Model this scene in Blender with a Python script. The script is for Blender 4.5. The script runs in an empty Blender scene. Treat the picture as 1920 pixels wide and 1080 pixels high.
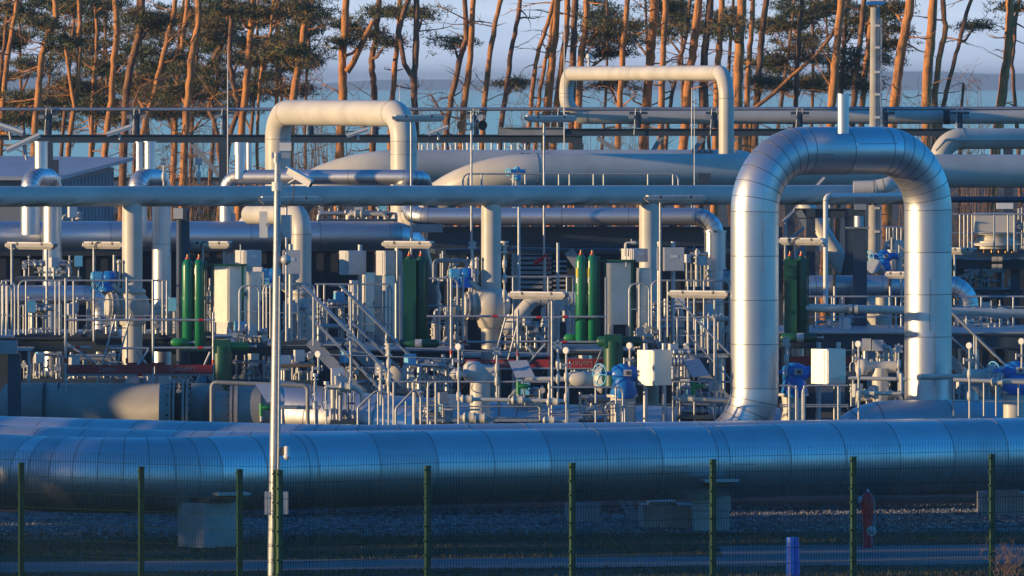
import bpy, math, random
from mathutils import Vector, Matrix
R = math.radians
rnd = random.Random(7)
S = bpy.context.scene
F, HY, H = 15900.0, 155.0, 8.1          # focal length in photo pixels, horizon row, camera height

# ---------------------------------------------------------------- camera, sky, sun, exposure
cd = bpy.data.cameras.new('camera'); cam = bpy.data.objects.new('camera', cd)
S.collection.objects.link(cam); S.camera = cam
cam.location = (0, 0, H); cam.rotation_euler = (R(90), 0, 0)
cd.sensor_width = 36; cd.lens = 36*F/1920.0; cd.shift_y = -(540-HY)/1920.0
cd.clip_start = 1; cd.clip_end = 30000
cd.dof.use_dof = True; cd.dof.focus_distance = 176; cd.dof.aperture_fstop = 11

SUN_EL, SUN_ROT = R(6.5), R(255)
w = bpy.data.worlds.new('World'); S.world = w; w.use_nodes = True
nt = w.node_tree; bg = nt.nodes['Background']
sky = nt.nodes.new('ShaderNodeTexSky'); sky.sky_type = 'NISHITA'; sky.sun_disc = False
sky.sun_elevation = SUN_EL; sky.sun_rotation = SUN_ROT
sky.dust_density = 0.6; sky.ozone_density = 4.0
tint = nt.nodes.new('ShaderNodeMix'); tint.data_type = 'RGBA'; tint.blend_type = 'MULTIPLY'; tint.inputs[0].default_value = 1
nt.links.new(sky.outputs[0], tint.inputs[6])
tcw = nt.nodes.new('ShaderNodeTexCoord'); dt = nt.nodes.new('ShaderNodeVectorMath'); dt.operation = 'DOT_PRODUCT'
nt.links.new(tcw.outputs['Generated'], dt.inputs[0]); dt.inputs[1].default_value = (math.sin(SUN_ROT)*math.cos(SUN_EL), math.cos(SUN_ROT)*math.cos(SUN_EL), math.sin(SUN_EL))
mrt = nt.nodes.new('ShaderNodeMapRange'); mrt.inputs[1].default_value = .55; mrt.inputs[2].default_value = .93; nt.links.new(dt.outputs['Value'], mrt.inputs[0])
tmx = nt.nodes.new('ShaderNodeMix'); tmx.data_type = 'RGBA'; nt.links.new(mrt.outputs[0], tmx.inputs[0])
tmx.inputs[6].default_value = (0.28, 1.42, 2.0, 1); tmx.inputs[7].default_value = (.22, .36, .62, 1); nt.links.new(tmx.outputs[2], tint.inputs[7])
# hazy lavender belt along the horizon
tc = nt.nodes.new('ShaderNodeTexCoord'); sp = nt.nodes.new('ShaderNodeSeparateXYZ')
nt.links.new(tc.outputs['Generated'], sp.inputs[0])
mr = nt.nodes.new('ShaderNodeMapRange'); mr.inputs[1].default_value = 0.0; mr.inputs[2].default_value = 0.05
mr.inputs[3].default_value = 0.92; mr.inputs[4].default_value = 0.0
nt.links.new(sp.outputs[2], mr.inputs[0])
belt = nt.nodes.new('ShaderNodeMix'); belt.data_type = 'RGBA'
nt.links.new(mr.outputs[0], belt.inputs[0]); nt.links.new(tint.outputs[2], belt.inputs[6])
ns = nt.nodes.new('ShaderNodeTexNoise'); ns.inputs['Scale'].default_value = 60; ns.inputs['Detail'].default_value = 3
mpn = nt.nodes.new('ShaderNodeMapping'); mpn.inputs['Scale'].default_value = (1, 1, 7)
nt.links.new(tc.outputs['Generated'], mpn.inputs[0]); nt.links.new(mpn.outputs[0], ns.inputs[0])
cr = nt.nodes.new('ShaderNodeValToRGB'); cr.color_ramp.elements[0].position = .35; cr.color_ramp.elements[1].position = .7
cr.color_ramp.elements[0].color = (4.5, 5.2, 6.9, 1); cr.color_ramp.elements[1].color = (5.4, 5.9, 7.5, 1)
nt.links.new(ns.outputs[0], cr.inputs[0]); nt.links.new(cr.outputs[0], belt.inputs[7])
nt.links.new(belt.outputs[2], bg.inputs[0]); bg.inputs[1].default_value = 0.14
sd = bpy.data.lights.new('sun', 'SUN'); so = bpy.data.objects.new('sun', sd); S.collection.objects.link(so)
sd.energy = 5.0; sd.angle = R(0.5); sd.color = (1.0, 0.69, 0.35)
sv = Vector((math.sin(SUN_ROT)*math.cos(SUN_EL), math.cos(SUN_ROT)*math.cos(SUN_EL), math.sin(SUN_EL)))
so.rotation_euler = sv.to_track_quat('Z', 'Y').to_euler()
S.view_settings.view_transform = 'Standard'; S.view_settings.look = 'None'
S.view_settings.gamma = 1; S.view_settings.use_curve_mapping = False; S.view_settings.exposure = 0.25

# ---------------------------------------------------------------- helpers
def W(px, py, Y): return Vector(((px-960)*Y/F, Y, H-(py-HY)*Y/F))
def X_(px, Y): return (px-960)*Y/F
def Z_(py, Y): return H-(py-HY)*Y/F
def G(px, Y): return Vector(((px-960)*Y/F, Y, 0))

def mat(name, col, rough=.5, metal=0., col2=None, nscale=3., bump=0., bscale=40., stretch=(1, 1, 1), spec=.5, lo=.35, hi=.65, rvar=0., emit=None):
    m = bpy.data.materials.new(name); m.use_nodes = True; t = m.node_tree
    b = t.nodes['Principled BSDF']; b.inputs['Roughness'].default_value = rough; b.inputs['Metallic'].default_value = metal
    b.inputs['Specular IOR Level'].default_value = spec
    b.inputs['Base Color'].default_value = (*col, 1)
    c = t.nodes.new('ShaderNodeTexCoord'); mp = t.nodes.new('ShaderNodeMapping'); mp.inputs['Scale'].default_value = stretch
    t.links.new(c.outputs['Object'], mp.inputs[0])
    n = t.nodes.new('ShaderNodeTexNoise'); n.inputs['Scale'].default_value = nscale; n.inputs['Detail'].default_value = 6
    t.links.new(mp.outputs[0], n.inputs[0])
    if col2 is None: col2 = tuple(x*.8 for x in col)
    r = t.nodes.new('ShaderNodeValToRGB'); r.color_ramp.elements[0].position = lo; r.color_ramp.elements[1].position = hi
    r.color_ramp.elements[0].color = (*col, 1); r.color_ramp.elements[1].color = (*col2, 1)
    t.links.new(n.outputs[0], r.inputs[0]); t.links.new(r.outputs[0], b.inputs['Base Color'])
    if rvar:
        q = t.nodes.new('ShaderNodeMapRange'); q.inputs[3].default_value = rough-rvar; q.inputs[4].default_value = rough+rvar
        t.links.new(n.outputs[0], q.inputs[0]); t.links.new(q.outputs[0], b.inputs['Roughness'])
    if bump:
        n2 = t.nodes.new('ShaderNodeTexNoise'); n2.inputs['Scale'].default_value = bscale; n2.inputs['Detail'].default_value = 4
        t.links.new(mp.outputs[0], n2.inputs[0])
        bp = t.nodes.new('ShaderNodeBump'); bp.inputs['Strength'].default_value = bump; bp.inputs['Distance'].default_value = .02
        t.links.new(n2.outputs[0], bp.inputs['Height']); t.links.new(bp.outputs[0], b.inputs['Normal'])
    if emit: b.inputs['Emission Color'].default_value = (*emit, 1); b.inputs['Emission Strength'].default_value = 1
    return m

M = {}
M['clad'] = mat('aluminium_cladding', (.66, .66, .66), .42, .92, (.58, .58, .58), 1.6, .12, 9, rvar=.06)
M['clad_b'] = mat('aluminium_cladding_weathered', (.60, .60, .60), .46, .92, (.54, .54, .54), 2.0, .12, 9, rvar=.07)
M['clad_c'] = mat('aluminium_cladding_bright', (.70, .70, .70), .40, .92, (.64, .64, .64), 1.2, .12, 9, rvar=.05)
M['seam_soft'] = mat('cladding_seam_soft', (.40, .40, .40), .5, .8)
M['dim'] = mat('shade_darkened_grey_cream_coat', (.33, .32, .29), .5, 0, (.26, .25, .22), 1.5)  # grey coat over cream, its colour also darkened to stand for shade
M['weld'] = mat('weld_bead', (.36, .33, .28), .6)
M['dull'] = mat('galvanised_sheet', (.42, .45, .47), .5, .8, (.36, .38, .40), 2, .1, 12)
M['seam'] = mat('cladding_seam', (.20, .20, .20), .5, .7)
M['beige'] = mat('cream_pipe_paint', (.62, .59, .52), .42, 0, (.50, .48, .42), 1.3, .05, 20)
M['galv'] = mat('galvanised_steel', (.46, .47, .48), .48, .55, (.36, .38, .40), 14, .1, 60)
M['steel'] = mat('blue_grey_steel_paint', (.045, .07, .10), .5, .1, (.035, .055, .08), 2)
M['steel2'] = mat('pale_grey_steel_paint', (.30, .32, .33), .5, .1, (.24, .26, .28), 3)
M['strap'] = mat('rubber_strap', (.035, .05, .06), .6)
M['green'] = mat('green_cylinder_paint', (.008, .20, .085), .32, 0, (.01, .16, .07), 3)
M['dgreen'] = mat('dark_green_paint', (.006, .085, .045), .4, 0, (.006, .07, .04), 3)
M['lime'] = mat('valve_green_paint', (.02, .25, .07), .4)
M['blue'] = mat('blue_actuator_paint', (.008, .19, .60), .35, 0, (.01, .16, .5), 5)
M['lblue'] = mat('light_blue_actuator_paint', (.16, .50, .72), .4, 0, (.11, .42, .64), 6)
M['red'] = mat('red_paint', (.62, .03, .03), .4, 0, (.45, .022, .02), 6)
M['toe'] = mat('red_toe_board', (.40, .03, .03), .55, 0, (.28, .025, .025), 5)
M['faded'] = mat('faded_lettering', (.42, .26, .24), .6)
M['stainless'] = mat('stainless_sheet', (.60, .60, .58), .38, .85, (.52, .52, .50), 2.5, .15, 6, rvar=.08)
M['boxgrey'] = mat('grey_enclosure', (.52, .53, .53), .5, .25, (.46, .47, .48), 9, .1, 50)
M['white'] = mat('white_enamel', (.74, .73, .70), .4, 0, (.66, .65, .62), 8)
M['lampg'] = mat('lamp_diffuser', (.47, .45, .40), .22, 0, (.38, .36, .32), 8)
M['black'] = mat('black_rubber', (.015, .015, .018), .45)
M['darkmetal'] = mat('dark_metal', (.10, .10, .10), .5, .4)
M['yellow'] = mat('yellow_label', (.65, .50, .02), .5)
M['brass'] = mat('brass', (.40, .22, .10), .4, .7)
M['concrete'] = mat('concrete', (.42, .41, .39), .85, 0, (.30, .30, .29), 3, .3, 30)
M['roof'] = mat('grey_metal_roof', (.44, .47, .50), .5, .2, (.38, .41, .45), 1)
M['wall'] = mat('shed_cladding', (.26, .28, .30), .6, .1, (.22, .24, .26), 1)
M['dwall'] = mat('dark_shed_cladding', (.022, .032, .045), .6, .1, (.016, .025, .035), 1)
M['fence'] = mat('green_fence_coating', (.045, .10, .035), .45, 0, (.035, .085, .03), 8)
M['wire'] = mat('dark_green_wire', (.004, .022, .016), .8, spec=.15)
M['bluepost'] = mat('blue_plastic', (.01, .13, .75), .35, 0, (.01, .11, .62), 4)
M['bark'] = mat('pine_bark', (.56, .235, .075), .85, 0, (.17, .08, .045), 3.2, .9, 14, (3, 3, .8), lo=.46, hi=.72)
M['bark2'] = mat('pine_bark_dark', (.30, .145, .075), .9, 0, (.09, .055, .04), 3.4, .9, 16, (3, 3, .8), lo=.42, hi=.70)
M['twig'] = mat('bare_twigs', (.20, .13, .10), .9)
M['needle'] = mat('pine_needles', (.045, .068, .026), .7, 0, (.07, .078, .028), 1.2)
M['needle2'] = mat('pine_needles_bronze', (.15, .12, .045), .7, 0, (.19, .13, .05), 1.2)
M['asphalt'] = mat('asphalt', (.055, .058, .062), .85, 0, (.045, .047, .05), 2, .3, 60)
M['path'] = mat('paving', (.14, .145, .155), .8, 0, (.10, .105, .115), 1.5, .2, 50)
M['grassm'] = mat('turf', (.028, .038, .014), .95, 0, (.05, .045, .024), .6, .6, 30)
M['blade'] = mat('grass_blades', (.045, .065, .018), .8, 0, (.09, .075, .034), .8)
M['gravelm'] = mat('gravel_bed', (.05, .05, .05), .9, 0, (.11, .11, .11), 16, .8, 30)
M['stone'] = mat('pebbles', (.30, .30, .30), .85, 0, (.08, .08, .083), 6, lo=.42, hi=.58)
M['dirt'] = mat('brown_ground', (.05, .04, .028), .95, 0, (.035, .03, .02), .2, .6, 3)
M['hill'] = mat('far_shore', (.20, .20, .18), .95)
M['sea'] = mat('sea_water', (.07, .075, .085), .13, 0, (.09, .095, .105), .002, 0, stretch=(.3, 1, 1))

# long pipe paint with algae staining on part of its underside
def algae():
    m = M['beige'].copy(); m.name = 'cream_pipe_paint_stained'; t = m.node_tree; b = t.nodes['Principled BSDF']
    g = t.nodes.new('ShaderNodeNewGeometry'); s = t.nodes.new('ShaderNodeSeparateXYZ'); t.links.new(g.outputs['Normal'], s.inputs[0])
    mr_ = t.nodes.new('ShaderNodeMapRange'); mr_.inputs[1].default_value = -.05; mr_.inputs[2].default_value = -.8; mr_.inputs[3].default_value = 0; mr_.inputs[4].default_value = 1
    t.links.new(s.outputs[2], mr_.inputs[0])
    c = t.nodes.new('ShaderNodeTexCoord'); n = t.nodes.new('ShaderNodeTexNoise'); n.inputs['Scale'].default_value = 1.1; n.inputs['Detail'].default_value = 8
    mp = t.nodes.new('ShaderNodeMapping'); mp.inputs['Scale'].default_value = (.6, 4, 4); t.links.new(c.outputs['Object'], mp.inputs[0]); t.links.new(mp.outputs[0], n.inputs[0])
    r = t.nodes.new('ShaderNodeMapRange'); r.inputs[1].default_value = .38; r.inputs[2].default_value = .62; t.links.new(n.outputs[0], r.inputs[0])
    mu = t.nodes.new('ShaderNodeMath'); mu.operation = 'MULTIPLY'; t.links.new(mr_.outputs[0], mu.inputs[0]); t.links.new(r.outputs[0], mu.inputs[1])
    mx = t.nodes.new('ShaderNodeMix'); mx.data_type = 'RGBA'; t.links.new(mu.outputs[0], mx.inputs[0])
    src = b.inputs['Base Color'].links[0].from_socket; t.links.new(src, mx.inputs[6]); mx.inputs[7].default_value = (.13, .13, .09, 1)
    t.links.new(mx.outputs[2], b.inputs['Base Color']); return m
M['algae'] = algae()

def frame(d):
    d = d.normalized(); u = Vector((0, 0, 1)) if abs(d.z) < .9 else Vector((0, 1, 0))
    a = d.cross(u).normalized(); return a, a.cross(d).normalized()

class MB:
    def __init__(s): s.v = []; s.f = []; s.m = []; s.s = []
    def face(s, idx, mi=0, sm=False): s.f.append(idx); s.m.append(mi); s.s.append(sm)
    def box(s, c, d, rz=0, mi=0, rot=None):
        c = Vector(c); Rm = rot if rot else Matrix.Rotation(rz, 3, 'Z'); b = len(s.v)
        for z in (-1, 1):
            for y in (-1, 1):
                for x in (-1, 1): s.v.append(c + Rm @ Vector((x*d[0]/2, y*d[1]/2, z*d[2]/2)))
        for q in ((0, 2, 3, 1), (4, 5, 7, 6), (0, 1, 5, 4), (2, 6, 7, 3), (0, 4, 6, 2), (1, 3, 7, 5)): s.face([b+i for i in q], mi)
        return s
    def beam(s, p, q, wd, ht, mi=0):          # rectangular bar between two points
        p, q = Vector(p), Vector(q); d = (q-p); a, u = frame(d)
        rot = Matrix((d.normalized(), a, u)).transposed(); return s.box((p+q)/2, (d.length, wd, ht), rot=rot, mi=mi)
    def ibeam(s, p, q, wd, ht, mi=0):
        p, q = Vector(p), Vector(q); a, u = frame(q-p); t = ht*.08
        s.beam(p+u*(ht/2-t/2), q+u*(ht/2-t/2), wd, t, mi); s.beam(p-u*(ht/2-t/2), q-u*(ht/2-t/2), wd, t, mi); s.beam(p, q, wd*.12, ht-2.2*t, mi); return s
    def tube(s, pts, r, n=8, mi=0, caps=True, mis=None, sm=True):
        pts = [Vector(p) for p in pts]; k = len(pts); rr = r if isinstance(r, (list, tuple)) else [r]*k
        d = (pts[1]-pts[0]).normalized(); a, u = frame(d); b0 = len(s.v)
        for i, p in enumerate(pts):
            if i == 0: t = d
            elif i == k-1: t = (pts[i]-pts[i-1]).normalized()
            else:
                t = ((pts[i+1]-pts[i]).normalized()+(pts[i]-pts[i-1]).normalized())
                t = t.normalized() if t.length > 1e-6 else d
            a = (a - t*a.dot(t)); a = a.normalized() if a.length > 1e-6 else frame(t)[0]; u = a.cross(t).normalized()
            for j in range(n):
                th = 2*math.pi*j/n; s.v.append(p+a*(rr[i]*math.cos(th))+u*(rr[i]*math.sin(th)))
        for i in range(k-1):
            q = mis[i] if mis else mi
            for j in range(n):
                s.face([b0+i*n+j, b0+i*n+(j+1) % n, b0+(i+1)*n+(j+1) % n, b0+(i+1)*n+j], q, sm)
        if caps:
            for i, rev in ((0, True), (k-1, False)):
                b = len(s.v); s.v += [s.v[b0+i*n+j].copy() for j in range(n)]
                q = list(range(b, b+n)); s.face(q[::-1] if rev else q, mis[min(i, k-2)] if mis else mi)
        return s
    def cyl(s, p, q, r, n=12, mi=0): return s.tube([p, q], r, n, mi)
    def rev(s, p, ax, prof, n=14, mi=0, sm=True):   # prof: (distance along axis, radius)
        p = Vector(p); ax = Vector(ax).normalized(); return s.tube([p+ax*t for t, _ in prof], [max(r, .0005) for _, r in prof], n, mi, sm=sm)
    def sphere(s, c, r, n=12, mi=0, ax=(0, 0, 1), sq=1.):
        return s.rev(c, ax, [(-r*sq*math.cos(math.pi*i/n), r*math.sin(math.pi*i/n)) for i in range(n+1)], n+4, mi)
    def ring(s, c, ax, R_, r, n=20, m=6, mi=0):
        a, u = frame(Vector(ax)); c = Vector(c); b = len(s.v); ax = Vector(ax).normalized()
        for i in range(n):
            th = 2*math.pi*i/n; rd = a*math.cos(th)+u*math.sin(th)
            for j in range(m):
                ph = 2*math.pi*j/m; s.v.append(c+rd*(R_+r*math.cos(ph))+ax*(r*math.sin(ph)))
        for i in range(n):
            for j in range(m):
                s.face([b+i*m+j, b+((i+1) % n)*m+j, b+((i+1) % n)*m+(j+1) % m, b+i*m+(j+1) % m], mi, True)
        return s
    def poly(s, pts, th, nrm, mi=0):           # extruded polygon
        pts = [Vector(p) for p in pts]; nrm = Vector(nrm).normalized()*th; b = len(s.v); k = len(pts)
        s.v += pts+[p+nrm for p in pts]
        s.face([b+i for i in range(k)][::-1], mi); s.face([b+k+i for i in range(k)], mi)
        for i in range(k): s.face([b+i, b+(i+1) % k, b+k+(i+1) % k, b+k+i], mi)
        return s
    def build(s, name, mats, parent=None, org=None):
        if not isinstance(mats, (list, tuple)): mats = [mats]
        if parent is not None and org is None: org = WL.get(parent.name, Vector((0, 0, 0)))
        org = Vector(org) if org is not None else Vector((0, 0, 0))
        me = bpy.data.meshes.new(name); me.from_pydata([tuple(v-org) for v in s.v], [], s.f)
        for m_ in mats: me.materials.append(M[m_] if isinstance(m_, str) else m_)
        me.polygons.foreach_set('material_index', s.m); me.polygons.foreach_set('use_smooth', s.s); me.update()
        o = bpy.data.objects.new(name, me); S.collection.objects.link(o)
        if parent is not None: o.parent = parent
        else: o.location = org
        WL[o.name] = org; return o
WL = {}
def tag(o, label=None, cat=None, group=None, kind=None):
    if label: o['label'] = label
    if cat: o['category'] = cat
    if group: o['group'] = group
    if kind: o['kind'] = kind
    return o
def T(name, label, cat, loc, group=None):
    o = bpy.data.objects.new(name, None); S.collection.objects.link(o); o.location = loc; o.empty_display_size = .2
    WL[o.name] = Vector(loc); return tag(o, label, cat, group)
def struct(name, mb, m): return tag(mb.build(name, m), kind='structure')
def place(proto, loc, rz, label, group=None, first=False):   # a copy of a thing with its parts and sub-parts
    if first: r = proto
    else:
        def cp(o, par):
            c = o.copy(); S.collection.objects.link(c)
            if par: c.parent = par
            for ch in [x for x in S.collection.objects if x.parent == o]: cp(ch, c)
            return c
        r = cp(proto, None)
    r.location = loc; r.rotation_euler = (0, 0, rz); r['label'] = label
    if group: r['group'] = group
    WL[r.name] = Vector(loc); return r

def fillet(pts, bend, seg=10):
    pts = [Vector(p) for p in pts]; out = [(pts[0], 0)]
    for i in range(1, len(pts)-1):
        a, b, c = pts[i-1], pts[i], pts[i+1]; d1 = (b-a).normalized(); d2 = (c-b).normalized()
        ang = d1.angle(d2); bd = bend[i-1] if isinstance(bend, (list, tuple)) else bend
        if ang < .02 or bd <= 0: out.append((b, 0)); continue
        t = min(bd*math.tan(ang/2), (b-a).length*.49 if i > 1 else (b-a).length*.98, (c-b).length*.49 if i < len(pts)-2 else (c-b).length*.98)
        rad = t/math.tan(ang/2); p0 = b-d1*t; nrm = (d2-d1*d2.dot(d1)).normalized(); cen = p0+nrm*rad
        k = max(3, int(seg*ang/1.57))
        for j in range(k+1):
            th = ang*j/k; out.append((cen-nrm*(rad*math.cos(th))+d1*(rad*math.sin(th)), 1 if j else 2))
    out.append((pts[-1], 0)); return out
def pipe_mesh(mb, pts, r, bend=.5, n=20, seams=0, ebow=8, variants=1, seg=12, caps=True, seed=1, mi=0, seam_mi=1, vbase=2, skip=None):
    """pipe through pts with rounded bends; seams = spacing of cladding rings on straights"""
    fl = fillet(pts, bend, seg if not seams else ebow*2); P = []; ring = []
    for i, (p, k) in enumerate(fl):
        if P and (p-P[-1]).length < 1e-4: continue
        if seams and P and k != 1:
            L = (p-P[-1]).length; d = (p-P[-1]).normalized(); nn = int(L/seams)
            q = P[-1].copy()
            for j in range(1, nn+1): P.append(q+d*(L*j/(nn+1))); ring.append(len(P)-1)
        P.append(p)
        if seams and k == 2: ring.append(len(P)-1); cnt = 0
        if seams and k == 1:
            cnt += 1
            if cnt % 2 == 0: ring.append(len(P)-1)
    rr = random.Random(seed); mis = []; cur = mi
    for i in range(len(P)-1):
        if i in ring and variants > 1: cur = rr.choice([mi]+[vbase+j for j in range(variants-1)])
        mis.append(cur)
    mb.tube(P, r, n, mi, caps, mis)
    for i in ring:
        if i <= 0 or i >= len(P)-1: continue
        t = ((P[i+1]-P[i]).normalized()+(P[i]-P[i-1]).normalized()).normalized(); w_ = .007*max(r/.45, .7)
        mb.tube([P[i]-t*w_, P[i]+t*w_], r*1.004+.0015, n, seam_mi, True)
    return P
def clad_pipe(name, label, pts, r, bend, seams=1.1, ebow=8, seed=1, cat='pipe', mats=('clad', 'seam', 'clad_b', 'clad_c'), n=28, group=None):
    mb = MB(); pipe_mesh(mb, pts, r, bend, n, seams, ebow, len(mats)-1, seed=seed)
    root = T(name, label, cat, (pts[0].x, pts[0].y, 0), group); mb.build('cladding', list(mats), root); return root
def paint_pipe(name, label, pts, r, bend, m='beige', straps=(), n=24, cat='pipe', flanges=(), group=None, strapm='strap', sw=.05):
    mb = MB(); pipe_mesh(mb, pts, r, bend, n); root = T(name, label, cat, (pts[0].x, pts[0].y, 0), group)
    fl = fillet(pts, bend, 12)
    for i in range(1, len(fl)-1):
        if fl[i][1] == 2 or (fl[i][1] == 1 and fl[i+1][1] != 1):
            t = (fl[i+1][0]-fl[i][0]) if fl[i][1] == 1 else (fl[i][0]-fl[i-1][0])
            if t.length > 1e-4: mb.tube([fl[i][0]-t.normalized()*.009, fl[i][0]+t.normalized()*.009], r+.005, n, 1)
    mb.build('pipe_run', [m, 'weld'], root)
    for (p, d) in straps:
        MB().tube([p-d.normalized()*sw/2, p+d.normalized()*sw/2], r+.012, n).build('strap', strapm, root)
    for (p, d) in flanges:
        d = d.normalized(); q = MB(); q.cyl(p-d*.045, p-d*.005, r*1.55, n); q.cyl(p+d*.005, p+d*.045, r*1.55, n)
        a, u = frame(d)
        for k in range(10):
            o_ = a*math.cos(k*.628)*r*1.38+u*math.sin(k*.628)*r*1.38; q.cyl(p+o_-d*.08, p+o_+d*.08, r*.09+.004, 6)
        q.build('flange', m, root)
    return root
def supports(root, spots, m='steel', wd=.16):
    for (p, zb) in spots: MB().box((p.x, p.y, (p.z+zb)/2), (wd, wd, p.z-zb)).box((p.x, p.y, p.z), (wd*1.8, wd*1.8, .03)).build('support', m, root)
X1 = Vector((1, 0, 0)); Z1 = Vector((0, 0, 1)); PL = Vector((1, .2, 0)).normalized()

# ================================================================ GROUND
def sheet(name, pts, m, z=0.):
    mb = MB(); mb.v = [Vector((x, y, z)) for x, y in pts]; mb.face(list(range(len(pts)))); return struct(name, mb, m)
sheet('ground', [(-1500, 20), (1500, 20), (1500, 900), (-1500, 900)], 'dirt', 0)
sheet('sea', [(-12000, 700), (12000, 700), (12000, 16000), (-12000, 16000)], 'sea', .3)
sheet('gravel', [(-90, 137), (90, 164), (90, 330), (-90, 330)], 'gravelm', .004)
def strip(name, x0, x1, a0, a1, m, z, k=.15):   # strip with front edge depth a0, back edge a1 at x=0
    return sheet(name, [(x0, a0+k*x0), (x1, a0+k*x1), (x1, a1+k*x1), (x0, a1+k*x0)], m, z)
strip('grass_verge', -90, 90, 100, 151.6, 'grassm', .008)
strip('path', -90, 90, 141.3, 144.3, 'path', .012)
strip('hydrant_paving', 3.6, 16, 144.4, 147.6, 'path', .016, .1)
strip('road', -90, 90, 160.5, 166.5, 'asphalt', .012, .25)
mb = MB(); pr = []
for i in range(121):
    x = -4000+i*70; pr.append((x, 12+4*math.sin(i*.31)+2*math.sin(i*.9+1)+1.5*math.sin(i*2.3)))
for (x, h) in pr: mb.v += [Vector((x, 9000, 0)), Vector((x, 9100, h)), Vector((x, 9700, h*1.2)), Vector((x, 10200, 0))]
for i in range(120):
    for j in range(3): mb.face([i*4+j, i*4+4+j, i*4+5+j, i*4+1+j], 0, True)
struct('hills', mb, 'hill')
# pebbles lying on the gravel bed, and grass tufts
mb = MB()
for i in range(26000):
    t = rnd.random()**.7; x = rnd.uniform(-11, 11.5); y = 151.5+.15*x+t*9.5; s_ = rnd.uniform(.018, .045)*(1.3 if rnd.random() < .1 else 1)
    b = len(mb.v); a = rnd.random()*6.3
    for k in range(4): mb.v.append(Vector((x+s_*math.cos(a+k*1.57)*rnd.uniform(.7, 1.2), y+s_*math.sin(a+k*1.57), .006+s_*rnd.uniform(0, .3))))
    mb.v.append(Vector((x+rnd.uniform(-.3, .3)*s_, y, s_*rnd.uniform(.8, 1.2))))
    for k in range(4): mb.face([b+k, b+(k+1) % 4, b+4])
tag(mb.build('pebbles', 'stone'), 'loose grey pebbles spread over the gravel bed below the front pipes', 'gravel', kind='stuff')
mb = MB()
for i in range(36000):
    x = rnd.uniform(-11, 11.5); y = rnd.uniform(138.2, 152.2)
    u = y-.15*x
    if 141.2 < u < 144.4 or (x > 3.5 and 144.3 < y-.1*x < 147.7): continue
    if math.sin(x*1.7+y*.9)+math.sin(x*.6-y*1.3) > rnd.uniform(-.3, 2.2): continue
    y += .15*x*0; h = rnd.uniform(.03, .08)
    a = rnd.random()*3.14; b = len(mb.v); dx, dy = .012*math.cos(a), .012*math.sin(a)
    mb.v += [Vector((x-dx, y-dy, .006)), Vector((x+dx, y+dy, .006)), Vector((x+rnd.uniform(-.04, .04), y+rnd.uniform(-.03, .03), h))]
    mb.face([b, b+1, b+2])
tag(mb.build('grass', 'blade'), 'short rough grass on both sides of the paved path', 'grass', kind='stuff')

def unseen_shade_woods():  # added trees outside the view, heights set to shade the low levels
    mb = MB(); q = random.Random(5)
    for i in range(34):
        y = 128.9+i*1.9+q.uniform(-.6, .6); x = -40+q.uniform(-2.5, 2.5); h = (7.9 if y < 146 else (5.4 if y < 160 else 6.0))+q.uniform(-.5, .5)
        mb.tube([(x, y, 0), (x, y, h*.8)], [.12, .05], 6, 1)
        for k in range(1200):
            z = q.uniform(.2, h); w_ = 1.5*(1.12-z/h)+.25; a = q.uniform(0, 6.28); rr5 = w_*math.sqrt(q.random())
            p = Vector((x+rr5*math.cos(a), y+rr5*math.sin(a), z)); d = Vector((q.gauss(0, 1), q.gauss(0, 1), q.gauss(0, .6))).normalized()*.36; s_ = d.cross(Vector((q.gauss(0, 1), q.gauss(0, 1), q.gauss(0, 1)))).normalized()*.16
            b_ = len(mb.v); mb.v += [p-s_, p+s_, p+d+s_*.3, p+d-s_*.6]; mb.face([b_, b_+1, b_+2, b_+3], 0)
    o = mb.build('unseen_shade_woods', ['needle', 'bark2']); tag(o, 'added belt of conifers out of view to the left, shading the low levels', 'unseen_shade_woods', kind='stuff')
unseen_shade_woods()
# ================================================================ FENCE
def fence(name, label, posts, turn=None):
    root = T(name, label, 'fence', (posts[0][0], posts[0][1], 0))
    for i, (x, y) in enumerate(posts):
        j = min(i, len(posts)-2); d = Vector((posts[j+1][0]-posts[j][0], posts[j+1][1]-posts[j][1], 0)).normalized(); rz = math.atan2(d.y, d.x) if turn is None else turn
        mb = MB(); mb.box((x, y, 1.0), (.085, .07, 2.0), rz).box((x, y, 2.008), (.10, .085, .016), rz)
        for k in range(9): mb.box((x-d.x*.05, y-d.y*.05-.03, .15+k*.225), (.03, .03, .028), rz)
        mb.build('post', 'fence', root)
    for i in range(len(posts)-1):
        a = Vector((*posts[i], 0)); b = Vector((*posts[i+1], 0)); d = b-a; L = d.length; d = d/L; nn = Vector((d.y, -d.x, 0))*.045; rz = math.atan2(d.y, d.x)
        mb = MB(); k = int(L/.05)
        for j in range(k):
            p = a+nn+d*(L*(j+.5)/k); mb.box((p.x, p.y, 1.12), (.0048, .0048, 2.2), rz)
        for j in range(9):
            z = .06+j*.25; c = (a+b)/2+nn
            for o_ in (-1, 1): mb.box((c.x-nn.x*.16*o_, c.y-nn.y*.16*o_, z), (L, .006, .006), rz)
        mb.build('mesh_panel', 'wire', root)
def fp(px, Y): return (X_(px, Y), Y)
fence('mesh_fence', 'green welded mesh fence running right from the corner at the tall mast, with olive posts',
      [fp(524, 133.2), fp(802, 134.7), fp(1073, 135.7), fp(1337, 137), fp(1600, 138), fp(1860, 139), fp(2120, 140)])
fence('mesh_fence', 'green welded mesh fence left of the mast, with black looking posts',
      [fp(-190, 137.2), fp(40, 135.8), fp(265, 134.4), fp(449, 133.5), fp(518, 133.3)], .32)

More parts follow.
